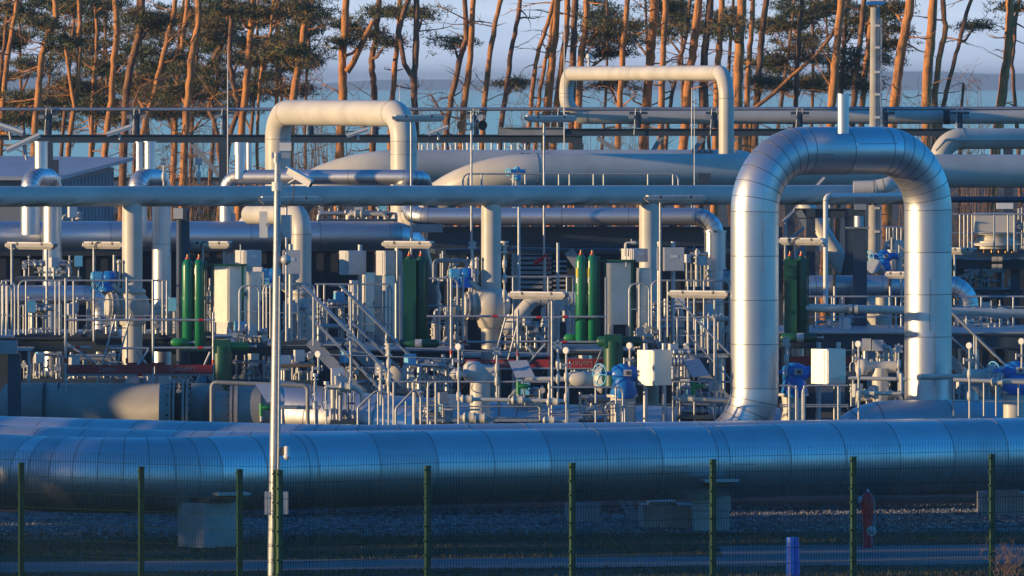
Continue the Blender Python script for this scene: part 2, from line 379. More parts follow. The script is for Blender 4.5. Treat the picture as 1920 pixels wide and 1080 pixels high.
# ================================================================ MAST with cameras
def mast():
    r = T('camera_mast', 'tall tapered steel mast carrying security cameras, standing just behind the fence corner', 'mast', G(514, 136))
    x0, x1 = X_(513, 136), X_(520.5, 136)
    P = [Vector((x0+(x1-x0)*t, 136, z)) for t, z in ((0, 0), (.45, 2.6), (.8, 5.2), (1, Z_(288, 136)))]
    MB().tube(P, [.105, .085, .06, .05], 14).cyl((x0, 136, 0), (x0, 136, .03), .2, 16).build('pole', 'galv', r)
    MB().tube([(P[0].x+.06, 135.9, .4), (P[1].x+.055, 135.92, 2.6), (P[2].x+.05, 135.93, 5.0)], .014, 6).build('conduit', 'galv', r)
    Y = 136
    MB().box(W(535, 275, Y), (.19, .14, .13)).build('antenna_box', 'white', r)
    MB().box(W(527, 291, Y), (.30, .12, .09)).cyl(W(520, 305, Y), W(520, 286, Y), .075, 14).build('head_bracket', 'galv', r)
    b = MB().cyl(W(519.5, 358, Y), W(519.5, 341, Y), .085, 14).box(W(531, 350, Y), (.13, .05, .03)).build('clamp', 'white', r)
    q = MB(); a, e = W(541, 320, Y-.1), W(583, 346, Y-.25); q.beam(a, e, .10, .10); q.beam(a+Vector((-.02, 0, .065)), e+Vector((.03, 0, .065)), .15, .012)
    q.cyl(W(555, 335, Y-.05), W(533, 349, Y), .018, 8); cam_ = q.build('security_camera', 'white', r)
    q = MB(); q.cyl(e, e+(e-a).normalized()*.01, .04, 12); q.build('camera_lens', 'black', cam_)
    MB().tube([p[0] for p in fillet([W(551, 338, Y-.1), W(551, 372, Y-.1), W(534, 392, Y-.05), W(524, 386, Y-.05)], .12, 8)], .009, 6).build('cable', 'black', r)
    MB().tube([p[0] for p in fillet([W(527, 436, Y-.06), W(536, 470, Y-.06), W(524, 500, Y-.06)], .1, 8)], .008, 6).build('cable', 'black', r)
    MB().box(W(537, 424, Y+.1), (.17, .2, .36)).build('control_box', 'boxgrey', r)
    MB().box(W(494, 421, Y+.1), (.13, .03, .42)).build('flat_antenna', 'white', r)
    MB().box(W(502, 421, Y+.1), (.06, .04, .05)).box(W(528, 424, Y+.1), (.08, .04, .04)).build('bracket', 'galv', r)
    MB().sphere(W(536, 487, Y-.05), .085).build('horn_speaker', 'boxgrey', r)
    q = MB(); q.cyl(W(538, 838, Y-.1), W(538, 857, Y-.16), .045, 12); q.sphere(W(538, 856, Y-.16), .055, 10); q.box(W(528, 840, Y-.05), (.12, .04, .05)); q.build('dome_camera', 'white', r)
    MB().box(W(533, 846, Y-.06), (.12, .05, .14)).build('floodlight', 'darkmetal', r)
    for px in (502, 534): MB().box(W(px, 943, Y-.02), (.11, .12, .36)).build('cable_box', 'boxgrey', r)
    MB().ring(W(514, 928, Y), Z1, .09, .012).ring(W(514, 958, Y), Z1, .09, .012).build('band', 'galv', r)
mast()

# ================================================================ HYDRANT, BLUE POST
r = T('fire_hydrant', 'red pillar fire hydrant with silver caps behind the mesh fence', 'hydrant', G(1627, 147.5))
c = G(1627, 147.5)
MB().rev(c, Z1, [(0, .13), (.025, .13), (.03, .085), (.35, .075), (.7, .105), (.86, .105), (.93, .085), (.98, .03)], 20).cyl(c+Vector((-.12, -.02, .84)), c+Vector((.05, 0, .84)), .055, 14).build('body', 'red', r)
MB().cyl(c+Vector((0, 0, .97)), c+Vector((0, 0, 1.03)), .025, 8).build('spindle', 'galv', r)
MB().cyl(c+Vector((-.15, -.03, .84)), c+Vector((-.115, -.02, .84)), .068, 16).ring(c+Vector((-.15, -.03, .84)), (1, .2, 0), .055, .014).build('outlet_cap', 'galv', r)
MB().cyl(c+Vector((.07, -.12, .31)), c+Vector((.05, -.04, .31)), .085, 18).sphere(c+Vector((.07, -.12, .31)), .06).build('pumper_cap', 'galv', r)
MB().tube([c+Vector((.03, -.03, .95)), c+Vector((.12, -.05, .85)), c+Vector((.125, -.05, .6)), c+Vector((.12, -.08, .35))], .006, 5).build('chain', 'galv', r)
r = T('blue_bollard', 'plain blue plastic marker post at the bottom edge, left of the hydrant', 'post', G(1487, 139.2))
c = G(1487, 139.2); MB().tube([c, c+Vector((-.01, 0, .58)), c+Vector((-.012, 0, .62))], [.115, .105, .103], 20).build('post_body', 'bluepost', r)
MB().cyl(c+Vector((-.012, 0, .62)), c+Vector((-.012, 0, .635)), .108, 20).build('cap', 'bluepost', r)

# ================================================================ FRONT INSULATED PIPES
zc = 1.24; rr_ = .66
P1 = [G(px, Y)+Vector((0, 0, zc)) for px, Y in ((-420, 154.5), (205, 147.4), (560, 149.7), (1330, 153.3), (2150, 158.2))]
FP = clad_pipe('front_pipeline', 'huge silver insulated pipe nearest the fence, bending at the left and crossing the whole photo', P1, rr_, [2.6, 2.2, 4], 1.3, 10, 3, n=56, mats=('clad', 'seam_soft', 'clad_b', 'clad_c'))
P2 = [G(px, Y)+Vector((0, 0, .94)) for px, Y in ((-420, 163.8), (0, 161), (440, 157.8), (2150, 162.2))]
clad_pipe('front_pipeline', 'insulated silver pipe directly behind the nearest one, its back only visible at the lower left', P2, .66, [2, 2.6], 1.15, 12, 4, n=40, mats=('clad', 'seam_soft', 'clad_b', 'clad_c'))
P3 = [G(px, Y)+Vector((0, 0, .94)) for px, Y in ((-420, 168), (0, 165.4), (640, 160.9), (2150, 165.2))]
clad_pipe('front_pipeline', 'third insulated silver pipe, a thin strip just above the nearest pipe', P3, .66, [2, 2.8], 1.15, 12, 5, n=40, mats=('clad', 'seam_soft', 'clad_b', 'clad_c'))
def plinth(label, px, Y, w_, d_, h, rz, extra=()):
    p = G(px, Y); r = T('pipe_plinth', label, 'pipe support', p, 'concrete plinths under the front pipe')
    MB().box((p.x, p.y, h/2), (w_, d_, h), rz).build('block', 'concrete', r)
    for (dx, z, ww, th, m_) in extra:
        MB().box((p.x+dx, p.y-.05, z), (ww, d_*.8, th), rz).build('bearing_plate', m_, r)
plinth('concrete block with warm lit left face under the left bend of the front pipe', 388, 147.9, .72, .72, .78, R(42), ((.1, .82, .6, .08, 'darkmetal'),))
plinth('tall stepped concrete block under the front pipe left of the hydrant', 1333, 153.6, .66, .9, .36, 0, ((0, .5, .7, .26, 'concrete'),))
plinth('wide low concrete block beside the stepped block under the front pipe', 1250, 154.6, .95, 1.0, .42, R(4), ((-.1, .45, .5, .07, 'concrete'),))
plinth('small pale concrete block under the middle of the front pipe', 1092, 156.5, .6, .8, .4, R(4), ((0, .43, .7, .05, 'steel2'),))
plinth('dim low concrete block under the front pipe at the right edge', 1885, 159.0, .95, 1.0, .42, R(4), ((-.1, .45, .6, .07, 'concrete'),))
def side_plate(label, px, py, Y, l):
    mb = MB().box(W(px, py, Y), (l, .28, .045), R(25)); b = MB()
    r = T('support_bracket', label, 'bracket', W(px, py, Y)); mb.build('plate', 'dull', r)
    MB().box(W(px, py, Y)+Vector((0, .25, -.06)), (l*.8, .3, .09), R(25)).build('web', 'darkmetal', r)
side_plate('flat grey bracket plate on the flank of the front pipe above the left plinth', 434, 926, 147.3, .62)
side_plate('flat grey bracket plate on the flank of the front pipe above the stepped block', 1348, 901, 152.4, .68)
r = T('strut_frame', 'pale V shaped struts under the front pipe between two blocks', 'strut', G(1180, 156.3))
for a, b in (((1163, 940), (1195, 985)), ((1178, 938), (1200, 985))):
    MB().beam(W(*a, 156.3), W(*b, 156.3), .1, .07).build('strut', 'steel2', r)
# short riveted lap joints on the flank of the front pipe
def lap(px0, px1, py):
    def Yc(px): return 149.7+(px-560)*3.6/770 if px < 1330 else 153.3+(px-1330)*4.9/820
    q = MB(); P = []
    for px in (px0, px1):
        y = Yc(px); u = Vector((.9, .42, 0)).normalized(); n = Vector((u.y, -u.x, 0)); z = H-(py-HY)*(y-.55)/F; dz = z-1.24
        rad = math.sqrt(max(.66**2-dz*dz, .01)); c = Vector((X_(px, y), y, 1.24)); P.append(c+n*rad*1.004+Vector((0, 0, dz*1.004)))
    q.beam(P[0], P[1], .015, .012); q.build('lap_joint', 'seam', FP)
for a in ((708, 744, 866), (683, 706, 893), (834, 920, 885), (1006, 1088, 883), (1176, 1260, 875), (1344, 1428, 870), (800, 880, 912), (960, 1040, 908)): lap(*a)

# ================================================================ GREAT SILVER LOOP
def great_loop():
    zt, zb = Z_(283.5, 168), .75
    LX, RX = X_(1415, 168), X_(1740, 170.5)
    pts = [Vector((LX-3.9, 167.3, zb)), Vector((LX, 168, zb)), Vector((LX, 168, zt)), Vector((RX, 170.5, zt)), Vector((RX, 170.5, 1.3))]
    r = T('expansion_loop', 'great silver clad inverted U pipe standing at the right, the largest loop in front', 'pipe loop', (LX, 168, 0))
    mb = MB(); pipe_mesh(mb, pts, .477, [1.3, 1.2, 1.2], 56, 1.05, 8, 3, seed=11)
    body = mb.build('cladding', ['clad', 'seam', 'clad_c', 'clad_b'], r)
    MB().cyl((X_(1581, 168.4), 168.4, zt+.35), (X_(1581, 168.4), 168.4, Z_(177, 168.4)), .115, 22).cyl((X_(1581, 168.4), 168.4, Z_(178, 168.4)), (X_(1581, 168.4), 168.4, Z_(176, 168.4)), .122, 22).build('vent_stub', 'clad_c', r)
    q = MB()
    def lon(px, y0, y1, Y, cx, cy_):
        x = X_(px, Y); dx = x-cx; dy = -math.sqrt(max(.477**2-dx*dx, .01)); d = Vector((dx, dy, 0))*1.004
        q.beam((cx+d.x, cy_+d.y, Z_(y0, Y)), (cx+d.x, cy_+d.y, Z_(y1, Y)), .012, .012)
    lon(1429, 414, 512, 168, LX, 168); lon(1741, 522, 619, 170.5, RX, 170.5); lon(1750, 623, 722, 170.5, RX, 170.5)
    def lonh(px0, px1, py):
        z = Z_(py, 168); dz = z-zt; dy = -math.sqrt(.477**2-dz*dz); q.beam(Vector((X_(px0, 168), 168.6+dy*1.004, zt+dz*1.004)), Vector((X_(px1, 168), 169.5+dy*1.004, zt+dz*1.004)), .012, .012)
    lonh(1531, 1606, 290); lonh(1608, 1688, 270)
    q.build('lap_joint', 'seam', body)
great_loop()
clad_pipe('header_pipe', 'thick silver header the right leg of the great loop stands on', [Vector((X_(1545, 171), 169.3, -.3)), Vector((X_(1600, 171), 169.3, 1.13)), Vector((X_(2100, 171), 170.8, 1.13))], .62, [.9], 1.4, 5, 21, n=40)


# ================================================================ TREES
# (label, depth, width px, polyline in photo pixels from the foot up, bark, crown clumps (cx, cy, rx, ry))
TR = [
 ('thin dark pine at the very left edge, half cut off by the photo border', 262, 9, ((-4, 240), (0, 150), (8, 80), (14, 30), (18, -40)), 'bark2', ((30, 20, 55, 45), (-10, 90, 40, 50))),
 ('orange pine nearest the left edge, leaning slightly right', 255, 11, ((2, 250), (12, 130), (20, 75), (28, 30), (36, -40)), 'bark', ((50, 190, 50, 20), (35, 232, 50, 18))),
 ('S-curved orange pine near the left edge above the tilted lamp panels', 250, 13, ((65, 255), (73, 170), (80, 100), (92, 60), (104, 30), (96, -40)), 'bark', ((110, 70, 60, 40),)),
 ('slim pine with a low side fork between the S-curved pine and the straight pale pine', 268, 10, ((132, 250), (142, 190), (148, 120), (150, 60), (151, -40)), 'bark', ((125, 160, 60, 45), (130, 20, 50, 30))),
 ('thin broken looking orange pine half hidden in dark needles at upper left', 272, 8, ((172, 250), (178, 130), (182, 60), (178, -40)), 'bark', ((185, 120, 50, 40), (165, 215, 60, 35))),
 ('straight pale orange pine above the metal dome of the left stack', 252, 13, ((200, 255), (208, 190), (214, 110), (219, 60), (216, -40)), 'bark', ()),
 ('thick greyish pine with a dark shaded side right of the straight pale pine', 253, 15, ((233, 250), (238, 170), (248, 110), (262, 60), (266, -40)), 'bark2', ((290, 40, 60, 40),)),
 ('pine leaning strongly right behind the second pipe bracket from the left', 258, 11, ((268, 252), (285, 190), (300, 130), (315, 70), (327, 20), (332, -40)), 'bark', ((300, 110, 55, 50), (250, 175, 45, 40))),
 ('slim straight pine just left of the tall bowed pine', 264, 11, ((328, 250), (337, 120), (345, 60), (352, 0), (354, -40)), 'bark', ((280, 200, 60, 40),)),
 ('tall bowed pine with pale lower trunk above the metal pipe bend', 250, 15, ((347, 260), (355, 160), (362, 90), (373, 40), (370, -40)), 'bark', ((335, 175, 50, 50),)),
 ('crooked forked pine in dark needles left of the thin white rod', 268, 10, ((408, 255), (392, 200), (410, 150), (402, 110), (425, 60), (430, -40)), 'bark2', ((400, 60, 55, 50), (395, 150, 50, 50))),
 ('curved dark pine at the foot of the thin white rod', 262, 10, ((431, 260), (447, 205), (440, 170), (430, 110), (433, 40), (428, -40)), 'bark2', ((450, 110, 45, 45),)),
 ('bright orange pine standing between the thin white rod and the cream loop', 251, 14, ((453, 260), (460, 180), (466, 110), (472, 40), (478, -40)), 'bark', ((440, 20, 60, 35),)),
 ('very thin orange pine with a bare forked top left of the cream loop', 259, 6, ((483, 250), (485, 190), (490, 130), (503, 90), (510, 30), (515, -40)), 'bark', ((505, 110, 45, 50), (520, 30, 50, 35))),
 ('bright leaning pine rising from behind the top of the left cream loop', 250, 15, ((545, 260), (550, 185), (560, 120), (570, 60), (579, -40)), 'bark', ((555, 115, 50, 45), (530, 165, 55, 22), (575, 25, 45, 25))),
 ('straight pine with a low fork rising above the middle of the left cream loop', 256, 17, ((637, 300), (643, 185), (642, 120), (647, 50), (650, -40)), 'bark', ((655, 50, 35, 20), (640, 84, 20, 10), (695, 70, 15, 12))),
 ('wavy dark pine above the right shoulder of the left cream loop', 262, 13, ((700, 250), (703, 185), (699, 140), (697, 110), (706, 60), (714, -40)), 'bark2', ((725, 85, 22, 12), (715, 30, 25, 14))),
 ('slim orange pine just left of the double trunk above the lamp', 262, 11, ((732, 255), (736, 187), (741, 120), (746, 60), (750, -40)), 'bark', ((745, 25, 25, 14),)),
 ('double trunked pine joined low down above the lamp by the left cream loop', 252, 14, ((779, 255), (776, 150), (780, 80), (781, -40)), 'bark2', ((795, 30, 22, 14),)),
 ('dark leaning pine left of the black loudspeakers, sharing a foot with its brighter neighbour', 256, 12, ((836, 250), (850, 170), (863, 110), (874, 60), (872, -40)), 'bark2', ((850, 85, 14, 16),)),
 ('bright leaning pine directly above the black loudspeakers', 254, 13, ((866, 250), (877, 150), (883, 90), (890, -40)), 'bark', ()),
 ('lit leaning pine right of the black loudspeakers', 252, 11, ((904, 255), (912, 160), (922, 80), (936, 10), (943, -40)), 'bark', ()),
 ('slender dark pine leaning right in the open sky left of the trunk cluster', 262, 10, ((938, 265), (948, 175), (958, 100), (968, 50), (977, -40)), 'bark2', ((962, 160, 10, 10),)),
 ('outermost thin trunk of the leaning cluster left of the upper loop', 258, 9, ((992, 240), (1005, 120), (1020, 65), (1034, 15), (1045, -40)), 'bark', ()),
 ('second thin trunk inside the leaning cluster left of the upper loop', 260, 8, ((1006, 240), (1018, 140), (1030, 80), (1040, 0), (1044, -40)), 'bark', ()),
 ('thickest orange trunk of the leaning cluster left of the upper loop', 253, 15, ((1024, 240), (1035, 120), (1042, 60), (1048, -40)), 'bark', ()),
 ('trunk touching the thin lightning rod at the left end of the upper loop', 254, 13, ((1040, 240), (1055, 110), (1062, 60), (1066, -40)), 'bark', ()),
 ('dark broad trunk just inside the left bend of the upper loop', 264, 15, ((1072, 240), (1074, 120), (1077, 50), (1076, -40)), 'bark2', ()),
 ('bright trunk rising behind the left bend of the upper loop beside a small gauge', 252, 14, ((1084, 240), (1089, 110), (1098, 60), (1104, -40)), 'bark', ((1150, 100, 38, 28), (1130, 50, 38, 30))),
 ('straight slim orange pine behind the left third of the upper loop', 251, 12, ((1156, 330), (1162, 200), (1168, 100), (1174, 40), (1176, -40)), 'bark', ((1145, 165, 35, 16), (1160, 75, 26, 24))),
 ('broad two-tone pine behind the centre of the upper loop', 253, 19, ((1205, 330), (1212, 200), (1218, 120), (1224, 60), (1229, -40)), 'bark', ((1240, 15, 25, 16),)),
 ('orange pine close right of the broad centre pine behind the upper loop', 251, 13, ((1238, 320), (1240, 200), (1243, 110), (1246, 50), (1248, -40)), 'bark', ()),
 ('thin bent dark pine in the gap right of the upper loop centre', 262, 8, ((1252, 240), (1262, 170), (1272, 120), (1284, 80), (1291, 30), (1297, -40)), 'bark2', ((1268, 45, 24, 28),)),
 ('thick rough pine crossing the upper loop beside the thin rod', 252, 18, ((1276, 330), (1288, 190), (1296, 120), (1304, 60), (1313, -40)), 'bark', ()),
 ('shaded brown pine with broken side limb behind the right part of the upper loop', 258, 16, ((1312, 330), (1318, 190), (1321, 100), (1328, 50), (1336, -40)), 'bark2', ()),
 ('orange pine just left of the right leg of the upper loop', 252, 14, ((1340, 330), (1345, 150), (1350, 80), (1353, 20), (1355, -40)), 'bark', ()),
 ('massive bright pine right beside the right leg of the upper loop', 250, 20, ((1383, 240), (1384, 150), (1388, 60), (1393, -40)), 'bark', ((1365, 60, 14, 24),)),
 ('slim orange pine close behind the massive bright pine', 256, 11, ((1398, 240), (1404, 130), (1408, 60), (1412, -40)), 'bark', ()),
 ('dark brown pine left of the green clump above the great loop', 262, 14, ((1416, 240), (1424, 120), (1430, 50), (1441, -40)), 'bark2', ((1432, 160, 20, 26),)),
 ('dark evergreen pine with thick needle clumps above the great silver loop', 266, 10, ((1490, 240), (1496, 110), (1501, 40), (1503, -40)), 'bark2', ((1480, 45, 48, 45), (1465, 110, 42, 36), (1505, 160, 42, 26), (1535, 30, 34, 32), (1530, 100, 22, 30), (1455, 165, 20, 18))),
 ('bright leaning pine right above the short vent of the great loop', 250, 17, ((1556, 250), (1561, 180), (1567, 110), (1573, 50), (1582, -40)), 'bark', ()),
 ('dark pine hiding behind the bright leaning one above the vent', 266, 10, ((1574, 250), (1579, 150), (1585, 60), (1593, -40)), 'bark2', ((1600, 60, 30, 35),)),
 ('two-tone pine left of the tall grey tower pole', 254, 12, ((1598, 250), (1604, 150), (1612, 80), (1618, 20), (1622, -40)), 'bark2', ((1595, 120, 26, 36), (1600, 165, 26, 18))),
 ('orange pine half hidden directly behind the tall grey tower pole', 262, 12, ((1615, 250), (1621, 150), (1630, 70), (1640, -40)), 'bark', ((1660, 60, 30, 30), (1655, 25, 40, 20), (1668, 90, 16, 12))),
 ('large leaning orange pine right of the tower pole', 250, 20, ((1670, 265), (1680, 170), (1691, 90), (1701, 40), (1712, -40)), 'bark', ((1668, 15, 22, 20),)),
 ('broad straight orange pine in the open sky at upper right', 250, 20, ((1735, 260), (1741, 120), (1747, 60), (1752, -40)), 'bark', ()),
 ('bent slim pine hugging the broad straight pine at upper right', 256, 12, ((1752, 260), (1758, 130), (1772, 60), (1771, 30), (1762, -40)), 'bark', ()),
 ('thin dark pine leaning right between two bright pines at upper right', 260, 9, ((1762, 240), (1778, 160), (1796, 90), (1808, 40), (1832, -40)), 'bark2', ((1830, 52, 16, 7),)),
 ('thick two-stemmed brown pine close to the right edge', 251, 19, ((1868, 260), (1880, 170), (1889, 100), (1893, 20), (1894, -40)), 'bark', ((1908, 20, 18, 8),)),
 ('thin twisted pine squeezed against the right edge', 262, 8, ((1908, 250), (1903, 190), (1898, 120), (1903, 60), (1912, -40)), 'bark2', ()),
]
def needles(mb, c, rx, ry, rz, n, seed, mi2=.3):
    q = random.Random(seed); pads = []
    for i in range(max(3, n//22)):
        while True:
            a = Vector((q.uniform(-1, 1), q.uniform(-1, 1), q.uniform(-1, 1)))
            if a.length < 1: break
        pads.append((a, q.uniform(.18, .42), q.uniform(-.25, .25), 1 if q.random() < mi2 else 0))
    for i in range(n):
        a, s0, tl, mi = q.choice(pads); ox = q.gauss(0, s0); oz = abs(q.gauss(0, .09))+ox*tl
        p = Vector((c.x+a.x*rx+ox, c.y+a.y*ry+q.gauss(0, s0), c.z+a.z*rz+oz))
        for k in range(10):
            d = Vector((q.gauss(0, 1), q.gauss(0, 1), q.gauss(.45, .8))).normalized()*q.uniform(.10, .22)
            s_ = d.cross(Vector((q.gauss(0, 1), q.gauss(0, 1), q.gauss(0, 1)))).normalized()*.016
            b = len(mb.v); o_ = Vector((q.gauss(0, .08), q.gauss(0, .08), q.gauss(0, .04)))
            mb.v += [p+o_-s_, p+o_+s_, p+o_+d]; mb.face([b, b+1, b+2], mi)
def limb(mb, p, d, L, r, q, depth=0):
    pts = [p]; dd = d.normalized(); k = 5
    for i in range(k):
        dd = (dd+Vector((q.gauss(0, .22), q.gauss(0, .22), q.gauss(0, .2)))).normalized(); pts.append(pts[-1]+dd*(L/k))
    mb.tube(pts, [r*(1-.85*i/k) for i in range(k+1)], 5, 0, False)
    if depth > 0:
        for i in range(2, k+1):
            if q.random() < .8: limb(mb, pts[i], dd+Vector((q.gauss(0, .8), q.gauss(0, .8), q.gauss(0, .6))), L*.45, r*.5, q, depth-1)
top_crowns = []
for ti, (lab, Y, wpx, pl, bk, clumps) in enumerate(TR):
    q = random.Random(100+ti); r0 = wpx*Y/F/2
    pts = [W(x, y, Y) for x, y in pl]
    low = pts[0]; sl = (pts[1]-pts[0]); sl = sl/sl.z if sl.z else Vector((0, 0, 1))
    base = Vector((low.x-sl.x*low.z*.35, Y, 0)); mid = (base+low)/2+Vector((-sl.x*.3, 0, 0))
    hi = pts[-1]; top = hi+Vector((q.uniform(-.8, .8), q.uniform(-.5, .5), 4.0)); P = [base, mid]+pts+[(hi+top)/2+Vector((q.uniform(-.2, .2), 0, 0)), top]
    # smooth curve with slight bumps
    C = []
    for i in range(len(P)-1):
        a, b = P[max(i-1, 0)], P[i]; c_, d_ = P[i+1], P[min(i+2, len(P)-1)]
        for j in range(5):
            t = j/5; C.append(.5*((2*b)+(c_-a)*t+(2*a-5*b+4*c_-d_)*t*t+(3*b-a-3*c_+d_)*t**3)+Vector((q.gauss(0, .012), q.gauss(0, .012), 0)))
    C.append(P[-1]); zt = top.z
    rr2 = [max(.03, r0*(1.22-.42*(p.z/11.)) if p.z < 11 else r0*.8*(1-(p.z-11)/(zt-10.))) * q.uniform(.93, 1.08) for p in C]
    root = T('pine_tree', lab, 'tree', base, 'pines behind the plant')
    mb = MB(); mb.tube(C, rr2, 12)
    def at(z): return min(C, key=lambda p: abs(p.z-z))
    for k in range(q.randint(5, 10)):                      # dead snags
        p = at(q.uniform(4.5, 11)); side = q.choice((-1, 1))
        limb(mb, p, Vector((side, q.uniform(-.6, .6), q.uniform(-.3, .8))), q.uniform(.3, 1.5), q.uniform(.015, .035), q, 1 if q.random() < .6 else 0)
    cl = MB()
    for ci, (cx, cy, rx, ry) in enumerate(clumps):
        yy = Y+q.uniform(-1.2, 2.2); c = W(cx, cy, yy); a, b = rx*yy/F, ry*yy/F
        st = at(c.z-.3-abs(c.x-at(c.z).x)*.3); d = c-st
        mb.tube([st, st+d*.35+Vector((0, 0, -.1)), st+d*.7, c+Vector((0, 0, .1))], [.055, .045, .03, .012], 6, 0, False)
        for k in range(4): limb(mb, st+d*q.uniform(.4, .9), Vector((q.gauss(0, 1), q.gauss(0, .6), q.gauss(.1, .5))), a*.9, .022, q, 1)
        for k in range(3):                                 # ragged lobes
            o_ = Vector((q.uniform(-.5, .5)*a, q.uniform(-.5, .5), q.uniform(-.45, .45)*b)); f_ = q.uniform(.5, .75)
            needles(cl, c+o_, a*f_, .9, b*f_*.9, int((150 if cx < 600 else 85)*a*b*f_+30), ti*7+ci*3+k, .55 if cx < 600 else .3)
    # high crown above the picture
    for k in range(3):
        c = at(13+k*.8)+Vector((q.uniform(-.8, .8), q.uniform(-.6, .6), .3)); needles(cl, c, 1.1, 1.0, .6, 26, ti*11+k)
    mb.build('trunk', bk, root); cl.build('crown', ['needle', 'needle2'], root)
    if ti in (3, 10, 15, 18):                              # the big forks
        fk = {3: ((141, 205), (133, 160), (124, 95), (118, 60)), 10: ((400, 205), (385, 150), (372, 130)), 15: ((650, 135), (662, 118), (682, 75), (700, 38)), 18: ((777, 150), (758, 120), (748, 60), (756, 25), (772, -20), (780, -50))}[ti]
        MB().tube([W(*p, Y-.1) for p in fk], [r0*.8]+[r0*.7]*(len(fk)-2)+[r0*.45], 10).build('fork', bk, root)
# second row of pines, deeper in the wood, with heavy needle masses
BT = [(-20, 7, ((20, 60, 60, 50), (-20, 150, 60, 40))), (48, 8, ((60, 130, 55, 40), (40, 210, 60, 30))), (88, 7, ((100, 30, 60, 45), (95, 235, 45, 18))), (115, 9, ((120, 100, 60, 50), (110, 180, 50, 35))),
      (160, 8, ((165, 60, 60, 50), (190, 170, 60, 35))), (190, 7, ((150, 190, 60, 40), (200, 20, 50, 35))), (226, 8, ((240, 80, 50, 50), (225, 215, 50, 25))), (285, 9, ((290, 40, 60, 45), (270, 150, 60, 40))),
      (318, 8, ((320, 140, 60, 45), (310, 215, 55, 25))), (366, 8, ((350, 60, 50, 55), (385, 215, 45, 25))), (398, 9, ((400, 30, 60, 45), (400, 120, 50, 50))), (446, 8, ((440, 60, 55, 50), (450, 200, 40, 25))),
      (492, 9, ((500, 40, 65, 50), (495, 170, 50, 35))), (524, 8, ((530, 100, 55, 55), (550, 60, 40, 40))), (565, 7, ((570, 120, 28, 35), (560, 20, 50, 35))),
      (1014, 7, ()), (1060, 8, ()), (1120, 7, ((1120, 70, 34, 30), (1135, 20, 30, 22))), (1195, 7, ((1180, 60, 20, 30),)), (1265, 8, ((1270, 30, 34, 30), (1245, 60, 18, 30))), (1330, 8, ((1325, 60, 22, 30),)), (1372, 9, ((1370, 40, 20, 34),)),
      (1446, 9, ((1450, 60, 40, 50), (1440, 130, 34, 34))), (1522, 8, ((1520, 90, 36, 50), (1530, 165, 40, 24), (1505, 30, 40, 30))), (1545, 7, ((1560, 20, 34, 26), (1585, 150, 26, 30))), (1640, 8, ((1635, 35, 40, 30), (1650, 110, 26, 30)))]
for bi, (px, wpx, clumps) in enumerate(BT):
    q = random.Random(900+bi); Y = q.uniform(278, 300); r0 = wpx*Y/F/2; g = G(px, Y); lean = q.uniform(-.5, 1.1)
    C = [g+Vector((lean*t**1.3+.18*math.sin(t*6+bi), 0, 15.5*t)) for t in [i/12 for i in range(13)]]
    side = 'upper left' if px < 600 else ('centre' if px < 1400 else 'upper right')
    root = T('pine_tree', 'dim second-row pine behind the bright front trunks, '+side+' of the photo', 'tree', g, 'second row pines, '+side)
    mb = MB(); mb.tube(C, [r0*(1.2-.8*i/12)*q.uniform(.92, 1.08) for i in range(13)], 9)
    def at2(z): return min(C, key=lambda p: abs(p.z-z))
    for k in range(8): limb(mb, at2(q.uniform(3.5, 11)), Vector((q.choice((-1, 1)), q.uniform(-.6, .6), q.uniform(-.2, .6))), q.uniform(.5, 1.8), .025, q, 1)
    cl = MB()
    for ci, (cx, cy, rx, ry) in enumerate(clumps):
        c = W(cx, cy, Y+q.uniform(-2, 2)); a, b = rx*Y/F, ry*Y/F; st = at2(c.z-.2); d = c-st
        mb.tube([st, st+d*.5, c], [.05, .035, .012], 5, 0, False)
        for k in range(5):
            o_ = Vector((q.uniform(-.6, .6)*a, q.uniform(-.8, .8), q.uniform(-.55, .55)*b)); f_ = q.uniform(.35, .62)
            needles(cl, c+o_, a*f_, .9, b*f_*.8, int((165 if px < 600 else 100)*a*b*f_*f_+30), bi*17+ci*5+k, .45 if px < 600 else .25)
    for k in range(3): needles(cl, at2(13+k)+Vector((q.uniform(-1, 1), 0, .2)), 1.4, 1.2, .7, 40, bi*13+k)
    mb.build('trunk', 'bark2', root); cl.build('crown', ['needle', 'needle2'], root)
# undergrowth along the foot of the wood
q = random.Random(77)
for i in range(12):
    px = -60+i*52+q.uniform(-14, 14); Y = q.uniform(272, 284); g = G(px, Y); cl = MB()
    h = q.uniform(3.6, 5.2)
    cl.tube([g, g+Vector((0, 0, h*.8))], [.06, .02], 6, 1)
    for k in range(7): needles(cl, g+Vector((q.uniform(-1, 1), q.uniform(-.8, .8), h*(.2+.75*k/7))), 1.1-.08*k, 1., .5, 60, i*9+k, .5)
    tag(cl.build('young_pine', ['needle', 'bark2'], org=g), 'young pine in the undergrowth at the foot of the wood, left part of the photo', 'tree', 'young pines at the foot of the wood')
